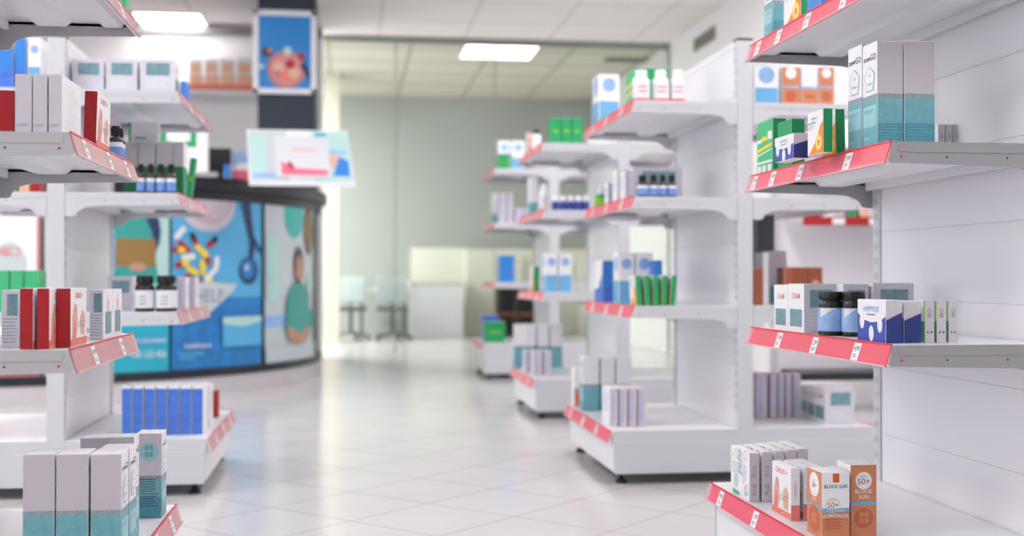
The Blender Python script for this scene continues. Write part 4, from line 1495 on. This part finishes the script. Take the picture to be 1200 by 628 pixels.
def ba(f): f.rect(0, 0, 1, 1, 'pict_grey'); f.rect(.05, .1, .4, .9, 'pict_mint'); f.rect(.05, .05, .95, .15, 'blue_pale')
def bb(f): f.rect(0, 0, 1, 1, 'paper_soft'); f.poly([(.1, .05), (.95, .05), (.95, .18), (.3, .22), (.1, .4)], 'pink_paper'); f.poly([(.2, .3), (.3, .18), (.36, .2), (.26, .4)], 'red'); f.lines(.3, .8, .6, .7, 2, 'coral', .3)
def bc(f): f.rect(0, 0, 1, 1, 'pict_mint'); f.rect(.1, .7, .4, .98, 'pict_cyan'); f.disc(.6, .4, .22, 'skin_print'); f.poly([(.5, .1), (.95, .1), (.95, .4), (.7, .5)], 'blue_bright'); f.rect(.05, .55, .9, .62, 'blue_pale')
brochure(.02, .04, .38, .97, 'card', ba, 'pale brochure at the left of the tilted tray', .001)
brochure(.62, .04, .98, .97, 'card', bc, 'brochure with blue shapes at the right of the tray', .001)
brochure(.26, .1, .78, .86, 'tag_white', bb, 'white brochure with pink edge lying on top in the middle', .009)

mx0, mx1 = sx(245, yk), sx(271, yk)
t = thing('monitor', 'small black screen on the dark counter left of the brochures', 'monitor', ((mx0 + mx1) / 2, yk, ct))
m = MB(); m.bbox(-.1, .1, -.05, .07, 0, .02, 'black_plastic'); m.build('stand_base', t)
m = MB(); m.bbox(-.02, .02, .0, .03, .02, .1, 'black_plastic'); m.build('stand_neck', t)
m = MB(); w = (mx1 - mx0) / 2; m.bbox(-w, w, -.03, .0, .06, sz(174, 258, yk) - ct, 'black_plastic', .006); m.build('screen', t)
def art_pinkblue(b): b.F.rect(.0, .0, 1, .35, 'pink_paper'); b.F.rect(.0, .5, 1, 1, 'blue_pale'); b.F.rect(.3, .35, 1, .6, 'card')
carton(art_pinkblue, 272, 291, 178, 10.0, ct, .12, -1, 'pink, white and blue box between the screen and the brochures', None)
carton(art_bluefull, 262, 270, 193, 9.8, ct, .08, -1, 'small blue box in front of the black screen', None)
# white sign with green cross
sxl, sxr = sx(150, 9.3), sx(243, 9.3)
yy_ = 9.3
m = MB(); m.bbox(sxl, sxr, yy_, yy_ + .03, ct + .001, sz(143, 200, yy_), 'card', .004)
f = Face(m, (sxl, yy_, ct), (sxr - sxl, 0, 0), (0, 0, sz(143, 200, yy_) - ct))
hh = sz(143, 200, yy_) - ct
f.rect(.4, .5, .86, .98, 'green'); f.rect(.55, .5, .71, .9, 'card'); f.rect(.48, .62, .78, .8, 'card')
f.lines(.45, .85, .1, .4, 4, 'ink_soft', .15)
tag(m.build('pharmacy_sign'), 'white counter sign with green cross frame behind the left unit', 'sign')

# ------------------------------------------------------------------ poster column
cy = 12.3
c0, c1 = sx(302, cy, 100), sx(368.5, cy, 100)
m = MB(); m.box(c0, c1, cy, cy + 1.2, 0, CEIL, 'dark_column'); m.box(c1, c1 + .006, cy + .02, cy + 1.2, 0, CEIL, 'column_side')
o = struct(m, 'pillar')
py = cy - .04
x0, x1, z0, z1 = sx(296, py), sx(370.5, py), sz(110, 333, py), sz(12, 333, py)
t = thing('framed_poster', 'framed blue food poster hanging on the dark column', 'poster', ((x0 + x1) / 2, cy - .002, z0))
w, h = (x1 - x0) / 2, z1 - z0
m = MB(); fw = .055
for a in ((-w, -w + fw, 0, h), (w - fw, w, 0, h), (-w, w, 0, fw), (-w, w, h - fw, h)): m.bbox(a[0], a[1], -.04, 0, a[2], a[3], 'label_white', .006)
m.build('frame', t)
m = MB(); m.box(-w + .04, w - .04, -.02, -.004, .04, h - .04, 'pict_blue')
f = Face(m, (-w + fw, -.022, fw), (2 * w - 2 * fw, 0, 0), (0, 0, h - 2 * fw))
f.rect(0, .45, 1, 1, 'pict_blue'); f.disc(.53, .265, .37, 'pict_salmon', 28); f.disc(.53, .265, .31, 'pict_salmon_light', 28)
for u, v, r, mt in ((.38, .3, .1, 'skin_print'), (.6, .34, .09, 'red'), (.68, .22, .1, 'skin_print'), (.5, .17, .09, 'coral'), (.36, .2, .07, 'pict_salmon')): f.disc(u, v, r, mt)
f.disc(.16, .5, .1, 'pict_hair', 16); f.disc(.2, .52, .04, 'orange'); f.disc(.55, .52, .08, 'pict_mint'); f.disc(.82, .45, .07, 'red'); f.poly([(.85, .42), (.99, .2), (.99, .1), (.8, .3)], 'pict_navy'); f.disc(.05, .3, .05, 'pict_mint')
m.build('picture', t)

# ------------------------------------------------------------------ back wall shelf with orange cartons
bz = sz(104, 250, 14.0)
t = thing('wall_shelf', 'long white shelf on the back wall carrying orange cartons', 'shelf', (0, 0, 0))
m = MB(); m.bbox(sx(60, 14.0), sx(303, 14.0), 13.95, 14.3, bz - .06, bz, 'white_steel', .004); m.build('board', t)
m = MB(); m.bbox(sx(60, 14.0), sx(303, 14.0), 13.93, 13.949, bz - .02, bz + .045, 'coral', .003); m.build('price_strip', t)
for k, (a, b_) in enumerate(((221, 236), (239, 255), (258, 274), (277, 295))):
    m_ = carton(art_orangewhite, a, b_, 68, 13.98, bz, .15, 1, f'orange and white carton on the back wall shelf, {ORD[k]} of four', 'orange cartons on the back wall shelf')

# ------------------------------------------------------------------ office behind the glass
dk = 18.6
x0, x1 = sx(481, dk), sx(543, dk)
t = thing('reception_desk', 'white boxy reception desk behind the glass partition', 'desk', ((x0 + x1) / 2, dk, 0))
w = (x1 - x0) / 2
m = MB(); m.bbox(-w, w, 0, .6, 0, sz(332, 510, dk), 'label_white', .01); m.build('desk_body', t)
m = MB(); m.bbox(-w - .03, w + .03, -.03, .63, sz(332, 510, dk), sz(330, 510, dk) + .01, 'cream', .008); m.build('desk_top', t)
x0, x1 = sx(420, 18.9), sx(478, 18.9)
t = thing('office_table', 'pale table with thin legs left of the reception desk', 'table', ((x0 + x1) / 2, 18.95, 0))
w = (x1 - x0) / 2
m = MB(); m.bbox(-w, w, -.3, .3, .72, .76, 'cream', .005); m.build('table_top', t)
for sx_ in (-1, 1):
    for sy_ in (-1, 1):
        m = MB(); m.tube((sx_ * (w - .05), sy_ * .25, 0), (sx_ * (w - .05), sy_ * .25, .72), .02, 'chair_dark'); m.build('leg', t)


def office_chair(px, Y, label):
    t = thing('office_chair', label, 'chair', (sx(px, Y), Y, 0), group='office chairs behind the glass')
    m = MB(); m.bbox(-.24, .24, -.24, .24, .43, .49, 'chair_dark', .02); m.build('seat', t)
    m = MB(); m.bbox(-.22, .22, .2, .25, .55, .95, 'pict_grey', .02); m.build('backrest', t)
    m = MB(); m.tube((0, .22, .3), (0, .24, .6), .02, 'chair_dark'); m.tube((0, 0, .08), (0, 0, .43), .03, 'chair_dark'); m.build('column', t)
    for k in range(5):
        a = 2 * PI * k / 5
        m = MB(); m.tube((0, 0, .1), (.27 * math.cos(a), .27 * math.sin(a), .05), .018, 'chair_dark'); m.lathe([(.02, 0), (.03, .02), (.03, .045), (.015, .05)], 'chair_dark', 10, (.27 * math.cos(a), .27 * math.sin(a)))
        m.build('leg', t)


office_chair(411, 18.4, 'grey office chair at far left behind the glass')
office_chair(460, 18.15, 'grey office chair beside the reception desk')
dk = 18.3
x0, x1 = sx(583, dk), sx(628, dk)
t = thing('dark_cabinet', 'dark open cabinet seen behind the farthest shelving unit', 'cabinet', ((x0 + x1) / 2, dk, 0))
w = (x1 - x0) / 2
zt = sz(338, 600, dk)
m = MB()
m.box(-w, w, .38, .4, .0, zt, 'void_dark')
for a in ((-w, -w + .04), (w - .04, w), (-.02, .02)): m.box(*a, 0, .4, 0, zt, 'void_dark')
m.build('carcass', t)
m = MB(); m.bbox(-w - .02, w + .02, -.02, .42, zt, zt + .04, 'chair_dark'); m.build('cabinet_top', t)
m = MB(); m.box(-w + .04, w - .04, .05, .4, .35, .38, 'brown_card'); m.build('cabinet_shelf', t)
